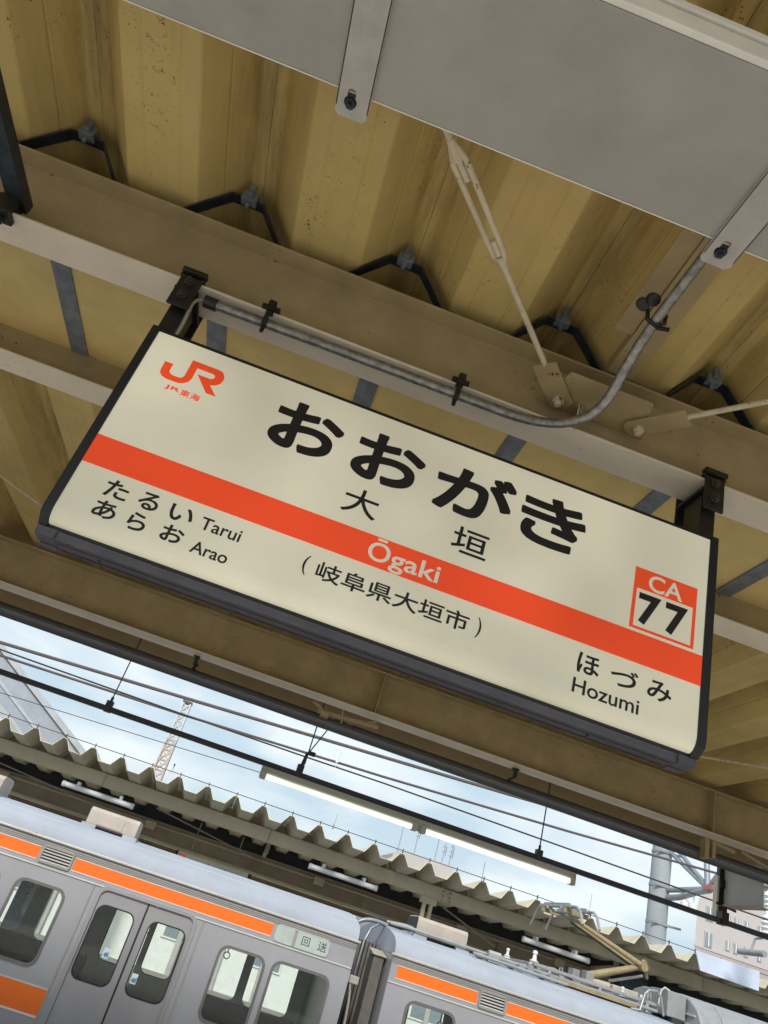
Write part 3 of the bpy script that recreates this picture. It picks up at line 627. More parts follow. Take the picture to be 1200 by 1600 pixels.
# ------------------------------------------------------------------ train
TY, TW = 10.96, 2.9
TYC = TY+TW/2
def train_car(xa, xb, label, windows, doors, vents, board, stripe_up, units, loc):
    t = thing('train_car', label, 'train', loc)
    holes = [rrect(a,b,E+z0,E+z1,.10) for a,b,z0,z1 in windows]
    for d0, d1 in doors: holes.append(rrect(d0, d1, E-2.02, E-.283, .085))
    rect = [(xa,E-2.16),(xb,E-2.16),(xb,E+.03),(xa,E+.03)]
    body = plate('body', [rect]+holes, TY+.02, .04, m_inox, t)
    far = link('far_wall', curve_mesh('far_wall', [rect]+holes, .04, m_inner), t); far.location.y = TY+TW-.02
    part('end_wall', MB().box(xa,xa+.03,TY+.041,TY+TW-.041,E-2.16,E+.05), m_inox, t)
    part('end_wall', MB().box(xb-.03,xb,TY+.041,TY+TW-.041,E-2.16,E+.05), m_inox, t)
    part('floor', MB().box(xa+.031,xb-.031,TY+.041,TY+TW-.041,E-2.16,E-2.08), m_ifloor, t)
    part('ceiling', MB().box(xa+.031,xb-.031,TY+.041,TY+TW-.041,E-.12,E-.06), m_inner, t)
    part('underframe', MB().box(xa+.1,xb-.1,TY+.15,TY+TW-.15,E-2.9,E-2.17), m_dark, t)
    # roof shell
    rp = [(0,.052),(.006,.085),(.020,.118),(.045,.152),(.075,.180),(.11,.205),(.16,.228),(.23,.251),(.32,.272),(.42,.291),(.54,.311),(.68,.330),(.84,.347),(1.02,.361),(1.22,.371),(1.45,.375)]
    rp = rp+[(TW-y,z) for y,z in rp[-2::-1]]
    part('roof', MB().prism([(TY+y,E+z) for y,z in rp], 'x', xa+.005, xb-.005), m_troof, t, 0, True)
    part('roof_seam', MB().prism([(TY+.33,E+.2735),(TY+.345,E+.2855),(TY+.36,E+.2825)], 'x', xa+.01, xb-.03), m_troof, t)
    part('rain_gutter', MB().prism([(TY-.028,E+.036),(TY-.001,E+.030),(TY+.02,E+.0305),(TY+.02,E+.0515),(TY-.012,E+.060),(TY-.030,E+.058)], 'x', xa-.03, xb+.03), m_gutl, t, .003)
    # horizontal beads under the gutter and at the belt
    bd = MB()
    for z in (.018, -.004, -.024, -.042): bd.prism([(TY-.0005,E+z-.006),(TY-.007,E+z),(TY-.0005,E+z+.006)], 'x', xa, xb)
    part('bead', bd, m_bead, t)
    ds = sorted(doors)
    def runs(a, b, cut):
        segs = []; x = a
        for c0, c1 in sorted(cut):
            if c0 > x: segs.append((x, c0))
            x = max(x, c1)
        if b > x: segs.append((x, b))
        return segs
    part('belt_moulding', MB().prism([(TY-.0005,E-.275),(TY-.011,E-.272),(TY-.013,E-.264),(TY-.004,E-.258),(TY-.0005,E-.256)], 'x', xa+.004, xb-.004), m_gutl, t)
    cuts = vents+([board] if board else [])
    for a, b in runs(*stripe_up, [(c0-.045, c1+.045) for c0, c1 in cuts]):
        s = part('stripe', MB().box(a,b,TY-.0035,TY-.0005,E-.199,E-.0655), m_orange, t)
        part('stripe_edge', MB().box(a,b,TY-.0065,TY-.0005,E-.0650,E-.0585), m_cstripe, s)
        part('stripe_edge', MB().box(a,b,TY-.0065,TY-.0005,E-.2085,E-.1995), m_pink, s)
    for a, b in runs(xa, xb, [(c0-.115, c1+.115) for c0, c1 in doors]):
        s = part('lower_stripe', MB().box(a,b,TY-.0035,TY-.0005,E-1.700,E-1.440), m_orange, t)
        part('stripe_edge', MB().box(a,b,TY-.0065,TY-.0005,E-1.440,E-1.423), m_gutl, s)
        part('stripe_edge', MB().box(a,b,TY-.0065,TY-.0005,E-1.722,E-1.7005), m_pink, s)
    for c0, c1 in vents:
        v = plate('vent_frame', [rrect(c0-.022,c1+.022,E-.225,E-.022,.03), rrect(c0,c1,E-.205,E-.042,.02)], TY-.012, .022, m_bead, t, .003)
        part('vent_back', MB().box(c0-.01,c1+.01,TY-.004,TY-.001,E-.212,E-.036), m_dark, v)
        for k in range(5):
            z = E-.1945+k*.034
            part('slat', MB().prism([(TY-.018,z-.008),(TY-.006,z-.004),(TY-.006,z+.008),(TY-.018,z+.004)], 'x', c0+.001, c1-.001), m_gutl, v)
    # windows
    for a,b,z0,z1 in windows:
        f = plate('window_frame', [rrect(a-.03,b+.03,E+z0-.03,E+z1+.03,.12), rrect(a+.004,b-.004,E+z0+.004,E+z1-.004,.097)], TY-.006, .014, m_frm, t, .003)
        plate('pane', [rrect(a+.001,b-.001,E+z0+.001,E+z1-.001,.1)], TY+.018, .006, m_glass, f)
        plate('rear_pane', [rrect(a+.001,b-.001,E+z0+.001,E+z1-.001,.1)], TY+TW-.02, .006, m_glass, f)
    # double doors
    for d0, d1 in doors:
        fr_ = plate('door_frame', [rrect(d0-.05,d1+.05,E-2.08,E-.245,.11), rrect(d0,d1,E-2.02,E-.283,.085)], TY-.006, .016, m_inox2, t, .005)
        for px0 in (d0-.125, d1+.105): part('pocket_edge', MB().box(px0,px0+.02,TY-.012,TY-.0005,E-2.1,E-.28), m_bead, fr_)
        mid = (d0+d1)/2
        for side, (a, b) in enumerate(((d0+.002, mid-.011), (mid+.011, d1-.002))):
            wa, wb = (a+.035, b-.092) if side == 0 else (a+.092, b-.035)
            for fy, ym in ((TY+.030, m_inox2), (TY+TW-.045, m_inner)):
                dr = plate('door', [rrect(a,b,E-2.03,E-.288,.02) if 0 else [(a,E-2.03),(b,E-2.03),(b,E-.288),(a,E-.288)], rrect(wa,wb,E-1.245,E-.448,.10)], fy, .028, ym, t, .003)
                plate('gasket', [rrect(wa-.012,wb+.012,E-1.257,E-.436,.108), rrect(wa+.004,wb-.004,E-1.241,E-.452,.096)], fy-.0145, .006, m_rub, dr)
                plate('pane', [rrect(wa+.001,wb-.001,E-1.244,E-.449,.099)], fy, .005, m_glass, dr)
                if fy < TY+1:
                    sx = wb-.20 if side == 0 else wa+.02
                    zs = -.86 if side == 0 else -1.02
                    s_ = part('sticker', MB().box(sx,sx+.075,TY+.024,TY+.0265,E+zs-.11,E+zs), m_stick, dr)
                    part('sticker_print', MB().disc((sx+.036,TY+.0237,E+zs-.072),(0,-1,0),.024,.001,12).box(sx+.055,sx+.068,TY+.0230,TY+.0237,E+zs-.095,E+zs-.04), m_stickb, s_)
        part('door_seal', MB().box(mid-.0105,mid+.0105,TY+.006,TY+.05,E-2.03,E-.288), m_rub, fr_, .003)
    if board:
        a, b = board
        bo = plate('destination_board', [rrect(a,b,E-.236,E-.044,.045)], TY-.007, .012, m_board, t, .003)
        part('divider', MB().box(a+.245,a+.285,TY-.0150,TY-.0131,E-.232,E-.048), m_bead, bo)
        part('board_rim', MB().box(a+.03,b-.03,TY-.0155,TY-.0131,E-.0435,E-.038), m_gutl, bo)
        link('lettering', text_mesh('lettering','回',m_boardink,a+.36,a+.465,E-.187,E-.085,TY-.0135,.004), bo)
        link('lettering', text_mesh('lettering','送',m_boardink,a+.575,a+.695,E-.190,E-.080,TY-.0135,.004), bo)
    # interior: benches, posts, luggage rail, ceiling lamps
    for a, b in runs(xa+.1, xb-.1, [(c0-.1, c1+.1) for c0, c1 in doors]):
        if b-a > .6:
            part('bench', MB().box(a,b,TY+.06,TY+.50,E-2.08,E-1.62).box(a,b,TY+.06,TY+.16,E-1.62,E-1.25), m_seat, t, .03)
            part('bench', MB().box(a,b,TY+TW-.50,TY+TW-.06,E-2.08,E-1.62).box(a,b,TY+TW-.16,TY+TW-.06,E-1.62,E-1.25), m_seat, t, .03)
    for c0, c1 in doors:
        for xx in (c0-.12, c1+.12): part('grab_pole', MB().tube([(xx,TY+.5,E-2.08),(xx,TY+.5,E-.12)],.016,8), m_bead, t)
        for xx in (c0-.15, c1+.13): part('partition', MB().box(xx,xx+.02,TY+.05,TY+.5,E-2.0,E-.5), m_dark, t)
    for yy in (TY+.55, TY+TW-.55): part('strap_rail', MB().tube([(xa+.2,yy,E-.42),(xb-.2,yy,E-.42)],.014,8), m_bead, t)
    hs = MB(); x = max(xa, -4.5)+.3
    while x < min(xb, 7.5)-.2:
        for y in (TY+TW-.55,):
            hs.box(x-.008,x+.008,y-.012,y+.012,E-.62,E-.42)
            hs.tube([(x+.045*math.cos(a),y,E-.665+.045*math.sin(a)) for a in [math.radians(30*k) for k in range(13)]], .008, 6, False)
        x += .62
    stuff(part('hand_strap', hs, m_white, t))
    for yy in (TY+.75, TY+TW-.9): part('ceiling_lamp', MB().box(xa+.5,xb-.5,yy,yy+.15,E-.15,E-.125), m_white, t)
    # roof units
    for a, b in units:
        zt, yb = E+.605, TY+.80
        u = part('roof_unit', MB().prism([(yb,E+.385),(yb,E+.565),(yb+.045,E+.604),(yb+.30,E+.612),(yb+.55,E+.604),(yb+.595,E+.565),(yb+.595,E+.385)], 'x', a, b), m_beige, t, .008)
        part('unit_panel', MB().box(a+.20*(b-a),a+.72*(b-a),yb-.008,yb-.0005,E+.40,E+.53), m_beige, u, .004)
        part('unit_grille', MB().box(a+.22*(b-a),a+.76*(b-a),yb-.004,yb+.02,E+.365,E+.3845), m_dark, u)
        for fx in (a-.04, b-.16): part('unit_foot', MB().box(fx,fx+.2,yb-.06,yb+.65,E+.33,E+.384), m_troof, u, .004)
        part('unit_cap', MB().box(a-.012,a-.0005,yb+.02,yb+.575,E+.39,E+.59), m_dark, u)
    return t
car1 = train_car(-13.0, 2.2, 'stainless train car with orange stripes, double door and destination board, at left', 
    [(-2.12,-1.53,-1.255,-.455),(.54,1.10,-1.245,-.466),(1.235,1.955,-1.245,-.448),(-5.3,-4.7,-1.255,-.455),(-4.5,-3.9,-1.255,-.455),(-2.95,-2.36,-1.255,-.455)],
    [(-1.12,.098),(-7.6,-6.38)], [(-1.99,-1.625)], (1.122,1.85), (-13.0,1.09), [(-3.80,-3.05),(-1.79,-1.08)], (-5.4, TYC, -1.1))
car2 = train_car(2.70, 18.0, 'stainless train car with pantograph and roof gear behind the gangway, at lower right',
    [(3.03,3.66,-1.245,-.405),(3.85,4.45,-1.245,-.455)],
    [(4.95,6.17)], [(3.955,4.285)], None, (2.79,18.0), [(3.13,3.90)], (10.3, TYC, -1.1))
# gangway and jumper hoses between the cars
gw = thing('gangway', 'dark ribbed gangway bellows with hoses between the two train cars', 'gangway', (2.45, TYC, E-2))
fold = []
for k in range(9):
    x0 = 2.215+k*.052
    part('fold', MB().box(x0,x0+.040,TYC-.62,TYC+.62,E-2.0,E+.10), m_bellow, gw, .008)
part('fairing', MB().box(2.52,2.665,TY+.33,TY+.62,E-2.0,E-.03), m_bellow, gw, .004)
part('fairing_top', MB().poly([(2.50,TY+.30,E-.028),(2.69,TY+.30,E-.028),(2.69,TY+.66,E+.03),(2.50,TY+.66,E+.03),(2.50,TY+.30,E-.02),(2.69,TY+.30,E-.02),(2.69,TY+.66,E+.038),(2.50,TY+.66,E+.038)],[(3,2,1,0),(4,5,6,7),(0,1,5,4),(1,2,6,5),(2,3,7,6),(3,0,4,7)]), m_beige, gw)
for i, (y, dx) in enumerate(((.14,0),(.18,.02),(.22,.01),(.27,.03))):
    part('hose', MB().tube(bez([(2.205,TY+y,E-.36),(2.32+dx,TY+y,E-.40),(2.36+dx,TY+y,E-.9),(2.30+dx,TY+y,E-1.9)], 14), .014, 8), m_wire if i % 2 else m_cable, gw, 0, True)
part('hose', MB().tube(bez([(2.21,TYC-.5,E+.05),(2.25,TYC-.52,E+.33),(2.40,TYC-.52,E+.40),(2.74,TYC-.52,E+.36)], 14), .030, 10), m_strap, gw, 0, True)
part('hose', MB().tube([(2.42,TYC-.64,E-.5),(2.44,TYC-.64,E+.1),(2.50,TYC-.60,E+.26),(2.60,TYC-.55,E+.34)], .018, 8), m_strap, gw, 0, True)
part('hose_bracket', MB().box(2.21,2.36,TY+.11,TY+.30,E-.42,E-.33), m_cable, gw, .01)

# roof gear of the second car: pantograph, insulators, conduits
PY = TYC
pn = car2
def ins(x, y, z, s=1.):
    return MB().lathe((x,y,z), [(.035*s,0),(.035*s,.03*s),(.075*s,.045*s),(.045*s,.06*s),(.075*s,.085*s),(.045*s,.10*s),(.065*s,.125*s),(.03*s,.14*s),(.022*s,.20*s),(.034*s,.21*s),(.03*s,.24*s),(.005*s,.25*s)], 14)
for x, y, s in ((4.60,TY+1.0,.8),(5.02,TY+1.0,1.15),(6.42,PY-.5,.8),(6.72,PY-.5,.7)):
    part('insulator', ins(x,y,E+.39,s), m_ins, pn, 0, True)
part('roof_conduit', MB().tube([(2.72,TY+.72,E+.40),(3.0,TY+.72,E+.415),(4.3,TY+.72,E+.41),(4.6,TY+.80,E+.415),(6.9,TY+.80,E+.415)], .022, 8), m_pgrey, pn, 0, True)
part('roof_conduit', MB().tube([(2.72,TY+.95,E+.41),(3.0,TY+.95,E+.44),(4.2,TY+.95,E+.42),(4.9,TY+.95,E+.43)], .018, 8), m_pgrey, pn, 0, True)
part('roof_conduit', MB().tube([(3.95,TY+.6,E+.37),(5.4,TY+.62,E+.365)], .02, 8), m_pgrey, pn, 0, True)
rg = MB()
for k in range(9):
    x = 4.05+k*.16
    rg.box(x, x+.08, TY+.66+.05*(k % 3), TY+.80+.05*(k % 2), E+.34, E+.40+.03*(k % 3))
rg.box(4.18,4.36,TY+.60,TY+.9,E+.33,E+.44)
rg.tube([(4.95,TY+.9,E+.40),(4.98,TY+.9,E+.48),(5.3,TY+.9,E+.52),(5.6,TY+.9,E+.45)], .012, 6).tube([(5.36,TY+.85,E+.45),(5.36,TY+.85,E+.55),(5.40,TY+.85,E+.56),(5.41,TY+.85,E+.46)], .01, 6)
stuff(part('roof_fitting', rg, m_pgrey, pn, .004))
part('fuse_box', MB().tube([(4.22,TY+.74,E+.43),(4.40,TY+.74,E+.43)], .05, 12), m_beige, pn, 0, True)
# pantograph base frame
pf = MB()
for y in (PY-.62, PY+.62): pf.box(4.95, 6.95, y-.03, y+.03, E+.47, E+.515)
for x in (5.0, 5.6, 6.3, 6.9): pf.box(x-.03, x+.03, PY-.62, PY+.62, E+.475, E+.51)
for x in (5.2, 6.0, 6.75):
    pf.tube([(x,PY-.62,E+.36),(x,PY-.62,E+.47)], .035, 8).tube([(x,PY+.62,E+.36),(x,PY+.62,E+.47)], .035, 8)
pg = part('pantograph_base', pf, m_pgrey, pn, .006)
part('deck_plate', MB().box(5.05,6.70,PY-.58,PY+.55,E+.385,E+.44), m_panto, pg, .006)
part('deck_plate', MB().box(5.15,6.55,PY-.72,PY-.64,E+.36,E+.405), m_panto, pg, .006)
part('drive_cylinder', MB().tube([(6.02,PY-.2,E+.535),(6.35,PY-.2,E+.545)], .05, 12), m_beige, pg, 0, True)
part('drive_box', MB().box(6.36,6.78,PY-.32,PY-.1,E+.50,E+.585), m_beige, pg, .015)
for y in (PY-.36, PY+.10): part('pivot', MB().box(5.90,6.02,y,y+.18,E+.51,E+.64), m_pgrey, pg, .006)
part('lower_arm', MB().tube([(5.98,PY-.2,E+.585),(6.80,PY-.2,E+.925)], [.058,.042], 12), m_panto, pg, 0, True)
part('lower_rod', MB().tube([(6.42,PY-.05,E+.62),(6.96,PY-.05,E+.835)], .02, 8), m_gutl, pg, 0, True)
part('knee', MB().tube([(6.83,PY-.34,E+.94),(6.83,PY+.2,E+.94)], .058, 12).tube([(6.85,PY-.3,E+.93),(6.95,PY-.2,E+.82)], .03, 8).tube([(6.85,PY-.28,E+.99),(6.88,PY-.2,E+1.01)], .045, 10), m_panto, pg, 0, True)
for y0, y1 in ((-.25,-.12),(.10,.05)):
    part('upper_arm', MB().tube([(6.80,PY+y0,E+.965),(5.66,PY+y1,E+1.30)], [.042,.028], 12), m_panto, pg, 0, True)
part('upper_rod', MB().tube([(6.74,PY-.1,E+.925),(5.68,PY-.05,E+1.235)], .014, 6), m_wire, pg, 0, True)
for x in (5.43, 5.70):
    st_ = part('contact_strip', MB().box(x-.035,x+.035,PY-.58,PY+.52,E+1.375,E+1.42).box(x-.02,x+.02,PY-.5,PY+.45,E+1.421,E+1.445), m_pgrey, pg, .008)
    part('horn', MB().tube([(x,PY-1.0,E+1.16),(x,PY-.88,E+1.33),(x,PY-.76,E+1.39),(x,PY-.55,E+1.40)], .02, 8), m_pgrey, st_, 0, True)
    part('horn', MB().tube([(x,PY+.90,E+1.10),(x,PY+.74,E+1.30),(x,PY+.64,E+1.38),(x,PY+.5,E+1.40)], .02, 8), m_pgrey, st_, 0, True)
for y in (PY-.46, PY+.36):
    part('head_link', MB().box(5.36,5.78,y,y+.05,E+1.30,E+1.365), m_panto, pg, .004)
part('head_shaft', MB().tube([(5.66,PY-.45,E+1.31),(5.66,PY+.42,E+1.31)],.03,8).bar((5.38,PY-.3,E+1.37),(5.70,PY-.12,E+1.30),.035,.035).bar((5.38,PY+.25,E+1.37),(5.70,PY+.05,E+1.30),.035,.035).box(5.5,5.62,PY-.34,PY+.3,E+1.325,E+1.345), m_pgrey, pg, .004)
part('roof_rail', MB().tube([(6.42,PY-.78,E+.34),(6.56,PY-.78,E+.36),(6.62,PY-.78,E+.58),(6.68,PY-.78,E+.64),(6.80,PY-.78,E+.66),(6.87,PY-.78,E+.60),(6.93,PY-.78,E+.38)], .017, 8), m_pgrey, pn, 0, True)
part('roof_rail', MB().tube([(6.76,PY-.60,E+.38),(6.77,PY-.60,E+.63),(6.80,PY-.60,E+.65),(6.83,PY-.60,E+.44)], .014, 8), m_pgrey, pn, 0, True)
part('roof_cabinet', MB().box(7.0,7.29,PY-.75,PY-.25,E+.40,E+.725), m_pgrey, pn, .012)
part('cabinet_pipe', MB().tube([(6.92,PY-.62,E+.45),(6.94,PY-.66,E+.70),(6.98,PY-.68,E+.745),(7.06,PY-.68,E+.72)], .014, 8), m_gutl, pn, 0, True)
part('cabinet_foot', MB().box(7.08,7.24,PY-.76,PY-.2,E+.33,E+.40), m_dark, pn)
def hump(z0): return [(TYC-1.15,E+.20),(TYC-1.10,E+.42),(TYC-.98,E+.58),(TYC-.80,E+.69),(TYC-.55,E+.745),(TYC+.55,E+.745),(TYC+.80,E+.69),(TYC+.98,E+.58),(TYC+1.10,E+.42),(TYC+1.15,E+.20)]
part('cowl', MB().prism(hump(0), 'x', 7.32, 7.70), m_pgrey, pn, .02)
part('cowl_rib', MB().bar((7.31,TYC-.95,E+.50),(7.31,TYC-.35,E+.52),.02,.02), m_gutl, pn)
part('cowl_rib', MB().bar((7.31,TYC-1.0,E+.38),(7.31,TYC-.35,E+.40),.02,.02), m_gutl, pn)
part('roof_cooler', MB().prism(hump(0), 'x', 7.704, 13.6), m_pgrey, pn, .03)

# ------------------------------------------------------------------ canopy of the opposite platform
oc = thing('opposite_canopy', 'pale canopy with zigzag ribbed eave above the train roof', 'canopy', (2, 17, 0))
OP = .529; f = OP/.6
oprof = [(x*f, z*.93) for x, z in [(-.2985,.198),(-.2985,.185),(-.258,.183),(-.252,.178),(-.128,.004),(-.122,0),(.122,0),(.128,.004),(.252,.178),(.258,.183),(.2985,.185),(.2985,.198)]]
OM = strip_mesh(oprof, .009, 14.3, 20.6, E+1.430, -.064, 14.3).mesh('roof_sheet', m_osheet)
for k in range(-20, 34):
    o = link('roof_sheet', OM, oc); o.location = (-.46+OP*.5+OP*k+random.uniform(-.004,.004), random.uniform(-.025,.025), random.uniform(-.006,.006))
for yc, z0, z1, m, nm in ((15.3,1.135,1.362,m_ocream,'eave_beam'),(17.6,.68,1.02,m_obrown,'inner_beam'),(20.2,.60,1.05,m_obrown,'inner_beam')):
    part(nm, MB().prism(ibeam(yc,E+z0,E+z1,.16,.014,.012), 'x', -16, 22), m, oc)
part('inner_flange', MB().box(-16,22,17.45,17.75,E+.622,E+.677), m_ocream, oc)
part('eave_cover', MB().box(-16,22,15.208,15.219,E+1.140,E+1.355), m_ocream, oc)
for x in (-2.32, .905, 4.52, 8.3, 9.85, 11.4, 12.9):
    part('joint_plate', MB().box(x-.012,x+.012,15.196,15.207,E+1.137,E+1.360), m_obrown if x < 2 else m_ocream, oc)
part('gap_shade_sheet', MB().box(-16,22,17.62,17.64,E+1.022,E+1.36), m_dark, oc)  # dark sheet added as the shade in the gap above the inner beam
part('inner_conduit', MB().tube([(-16,17.50,E+.93),(22,17.50,E+.93)],.018,6), m_ocream, oc)
for x in (-4.6,-1.4,2.35,5.6,7.9): part('junction_box', MB().box(x-.11,x+.11,17.42,17.515,E+.83,E+.98), m_ocream, oc, .008)
# closure strips between the beam and the ridges (dark)
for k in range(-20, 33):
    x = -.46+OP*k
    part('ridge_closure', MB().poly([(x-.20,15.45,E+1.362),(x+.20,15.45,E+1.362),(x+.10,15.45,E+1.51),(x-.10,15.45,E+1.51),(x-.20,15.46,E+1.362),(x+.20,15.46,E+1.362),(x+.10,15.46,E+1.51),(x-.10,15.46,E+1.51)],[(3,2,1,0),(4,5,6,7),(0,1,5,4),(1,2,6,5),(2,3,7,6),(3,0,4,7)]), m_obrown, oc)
for x in (4.17, -6.5, 14.5):
    part('beam_bracket', MB().box(x-.16,x+.16,15.24,15.36,E+1.02,E+1.134).box(x-.10,x-.035,15.25,15.34,E+.2,E+1.02).box(x+.035,x+.10,15.25,15.34,E+.2,E+1.02), m_ocream, oc, .004)
for x in (.93, 3.4, 6.5, -2.4):
    part('beam_stiffener', MB().box(x-.012,x+.012,17.52,17.594,E+.615,E+1.005), m_obrown, oc)
for x in (-5.2, 1.02, 8.62):
    part('inner_bracket', MB().bar((x,16.4,E+1.10),(x+.05,17.5,E+1.02),.08,.05).box(x-.04,x+.04,16.3,16.4,E+1.02,E+1.30), m_obrown, oc, .004)
part('column', MB().box(8.65,9.25,16.2,16.6,0,E+1.30), m_steel_dark, oc, .01)
part('column', MB().box(-3.3,-2.7,17.4,17.8,0,E+.54), m_steel_dark, oc, .01)
part('flashing', MB().poly([(9.0,14.20,E+1.655),(10.30,14.20,E+1.665),(10.22,14.10,E+1.335),(9.05,14.10,E+1.345),(9.0,14.23,E+1.655),(10.30,14.23,E+1.665),(10.22,14.13,E+1.335),(9.05,14.13,E+1.345)],[(0,1,2,3),(7,6,5,4),(0,4,5,1),(1,5,6,2),(2,6,7,3),(3,7,4,0)]), m_flash, oc)
bo_ = MB()
for i in range(4):
    for j in range(3): bo_.disc((3.05+i*.12,17.592,E+.72+j*.09),(0,-1,0),.016,.008,6)
for i in range(6):
    for j in range(2): bo_.disc((4.40+(i//3)*.14+0*j,15.1955,E+1.16+(i%3)*.075),(0,-1,0),.014,.006,6)
stuff(part('bolt_head', bo_, m_obrown, oc))
for P in ([(-6,16.5,E+1.16),(-1.6,16.5,E+.80)],[(-1.3,16.0,E+1.14),(.9,16.6,E+.88)],[(4.6,15.7,E+1.08),(6.2,16.9,E+.78)]): part('diagonal_rod', MB().tube(P,.013,6), m_cable, oc)
part('bird_wire', MB().tube(sag((-12,14.32,E+1.655),(20,14.32,E+1.655),0,40), .0065, 6), m_wire, oc)
stb = MB().box(-.008,.008,14.312,14.328,E+1.60,E+1.685).mesh('wire_stub', m_wire)
for k in range(-16, 30):
    o = link('wire_stub', stb, oc); o.location.x = -.46+OP*k
for x, h in ((1.92,.30),(7.0,.42)):
    part('mast', MB().tube([(x,14.5,E+1.62),(x+.01,14.5,E+1.62+h)],.005,6).lathe((x,14.5,E+1.64),[(.008,0),(.022,.02),(.008,.05),(.018,.07),(.006,.1)],8), m_cable, oc)
# lamps under the opposite eave
lamps = [(-2.93,-1.64),(1.79,3.10),(6.06,7.39),(-7.4,-6.1),(10.6,11.9)]
lab = ['unlit white tube lamp under opposite eave, above the left roof unit','unlit white tube lamp under opposite eave, above the train destination board','unlit white tube lamp under opposite eave, below the pantograph head','','']
lmp = None
for i, (a, b) in enumerate(lamps[:3]):
    if lmp is None:
        lmp = thing('platform_lamp', lab[0], 'lamp', (a, 15.05, E+.99), 'white tube lamps under the opposite canopy')
        part('tube_cover', MB().tube([(a,15.05,E+.965),(b,15.05,E+.965)], .046, 12), m_white, lmp, 0, True)
        part('end_socket', MB().tube([(a-.03,15.05,E+.965),(a+.03,15.05,E+.965)], .052, 12), m_ins, lmp)
        part('end_socket', MB().tube([(b-.03,15.05,E+.965),(b+.03,15.05,E+.965)], .052, 12), m_ins, lmp)
        part('bracket', MB().box(a+.22,a+.27,15.03,15.20,E+1.01,E+1.07), m_white, lmp)
        part('bracket', MB().box(b-.27,b-.22,15.03,15.20,E+1.01,E+1.07), m_white, lmp)
    else:
        c = again(lmp, a-lamps[0][0], 0, .012 if i == 1 else 0); c['label'] = lab[i]
# its own station sign, mostly hidden behind the train roof
os_ = thing('opposite_sign', 'pale station name sign under the opposite canopy, half hidden by the train roof', 'sign', (.2, 16.6, E))
part('sign_face', MB().box(-.62,.84,16.60,16.68,E-.02,E+.58), mat('opposite_sign_face', (.74,.70,.58), .4), os_)
for fa, fb_ in ((-.66,-.62),(.84,.90)): part('sign_frame', MB().box(fa,fb_,16.59,16.69,E-.04,E+.59), m_ink, os_)
text(os_, 'おおがき', m_ink, -.27, .60, E+.275, E+.525, 16.60, heavy=.008)
plate('company_logo', [[(-.22+x*1.6*.8,E+.50+(z-2.87)*1.6*.8+.0) for x,z in [(px_*1+.27,pz) for px_,pz in JR]]], 16.5985, .003, m_inkred, os_)
for px0 in (-.40, .50): part('sign_post', MB().box(px0,px0+.02,16.63,16.65,E+.591,E+1.2), m_obrown, os_)

# ------------------------------------------------------------------ far background
def pt(x, y, Y): pass
# lattice tower
lt = thing('lattice_tower', 'slim lattice mast, rusty orange below and pale above, behind opposite canopy', 'mast', (-3.68, 40, -1.5))
def lattice(z0, z1, w0, w1, n, r):
    mb = MB(); cx, cy = -3.88, 40.3
    def c(z, i):
        ww = w0+(w1-w0)*(z-z0)/(z1-z0); sx, sy = ((-1,-1),(1,-1),(1,1),(-1,1))[i]
        return (cx+sx*ww/2, cy+sy*ww/2, z)
    for i in range(4): mb.bar(c(z0,i), c(z1,i), r*2.2, r*2.2)
    for k in range(n):
        a, b = z0+(z1-z0)*k/n, z0+(z1-z0)*(k+1)/n
        for i in range(4):
            j = (i+1) % 4
            mb.bar(c(a,i), c(b,j), r*1.3, r*1.3); mb.bar(c(a,j), c(b,i), r*1.3, r*1.3); mb.bar(c(b,i), c(b,j), r*1.3, r*1.3)
    return mb
part('lower_lattice', lattice(E+3.5, E+6.05, .56, .46, 5, .032), m_rust, lt)
part('upper_lattice', lattice(E+6.06, E+8.0, .46, .38, 4, .03), m_twhite, lt)
part('base_lattice', lattice(-1.5, E+3.49, .72, .57, 8, .035), m_twhite, lt)
part('top_cap', MB().box(-4.13,-3.63,40.05,40.55,E+8.01,E+8.1), m_bolt, lt)
part('lean_brace', MB().bar((-3.25,40,E+5.0),(-3.5,40,E+3.4),.08,.08).bar((-3.25,40,E+5.0),(-2.95,40,E+3.4),.08,.08).bar((-3.5,40,E+4.0),(-3.05,40,E+4.0),.06,.06), m_twhite, lt)
# footbridge stair at the left
fb = thing('footbridge', 'pale sloping footbridge stair roof in the sky at far left', 'footbridge', (-8, 25, 0))
def slab(mb, x0, z0, x1, z1, dz, y0, y1):
    return mb.poly([(x0,y0,z0),(x1,y0,z1),(x1,y0,z1+dz),(x0,y0,z0+dz),(x0,y1,z0),(x1,y1,z1),(x1,y1,z1+dz),(x0,y1,z0+dz)],[(0,1,2,3),(7,6,5,4),(0,4,5,1),(1,5,6,2),(2,6,7,3),(3,7,4,0)])
part('side_panel', slab(MB(), -12, E+5.6, -4.2, E+1.15, 1.05, 25, 25.06), m_truss, fb)
part('lower_beam', slab(MB(), -12, E+5.35, -4.2, E+.90, .26, 24.9, 25.16), m_fbridge, fb)
part('upper_beam', slab(MB(), -12, E+6.62, -4.2, E+2.17, .20, 24.9, 25.16), m_fbridge, fb)
part('mid_beam', slab(MB(), -12, E+5.95, -4.2, E+1.50, .10, 24.96, 24.999), m_fbridge, fb)
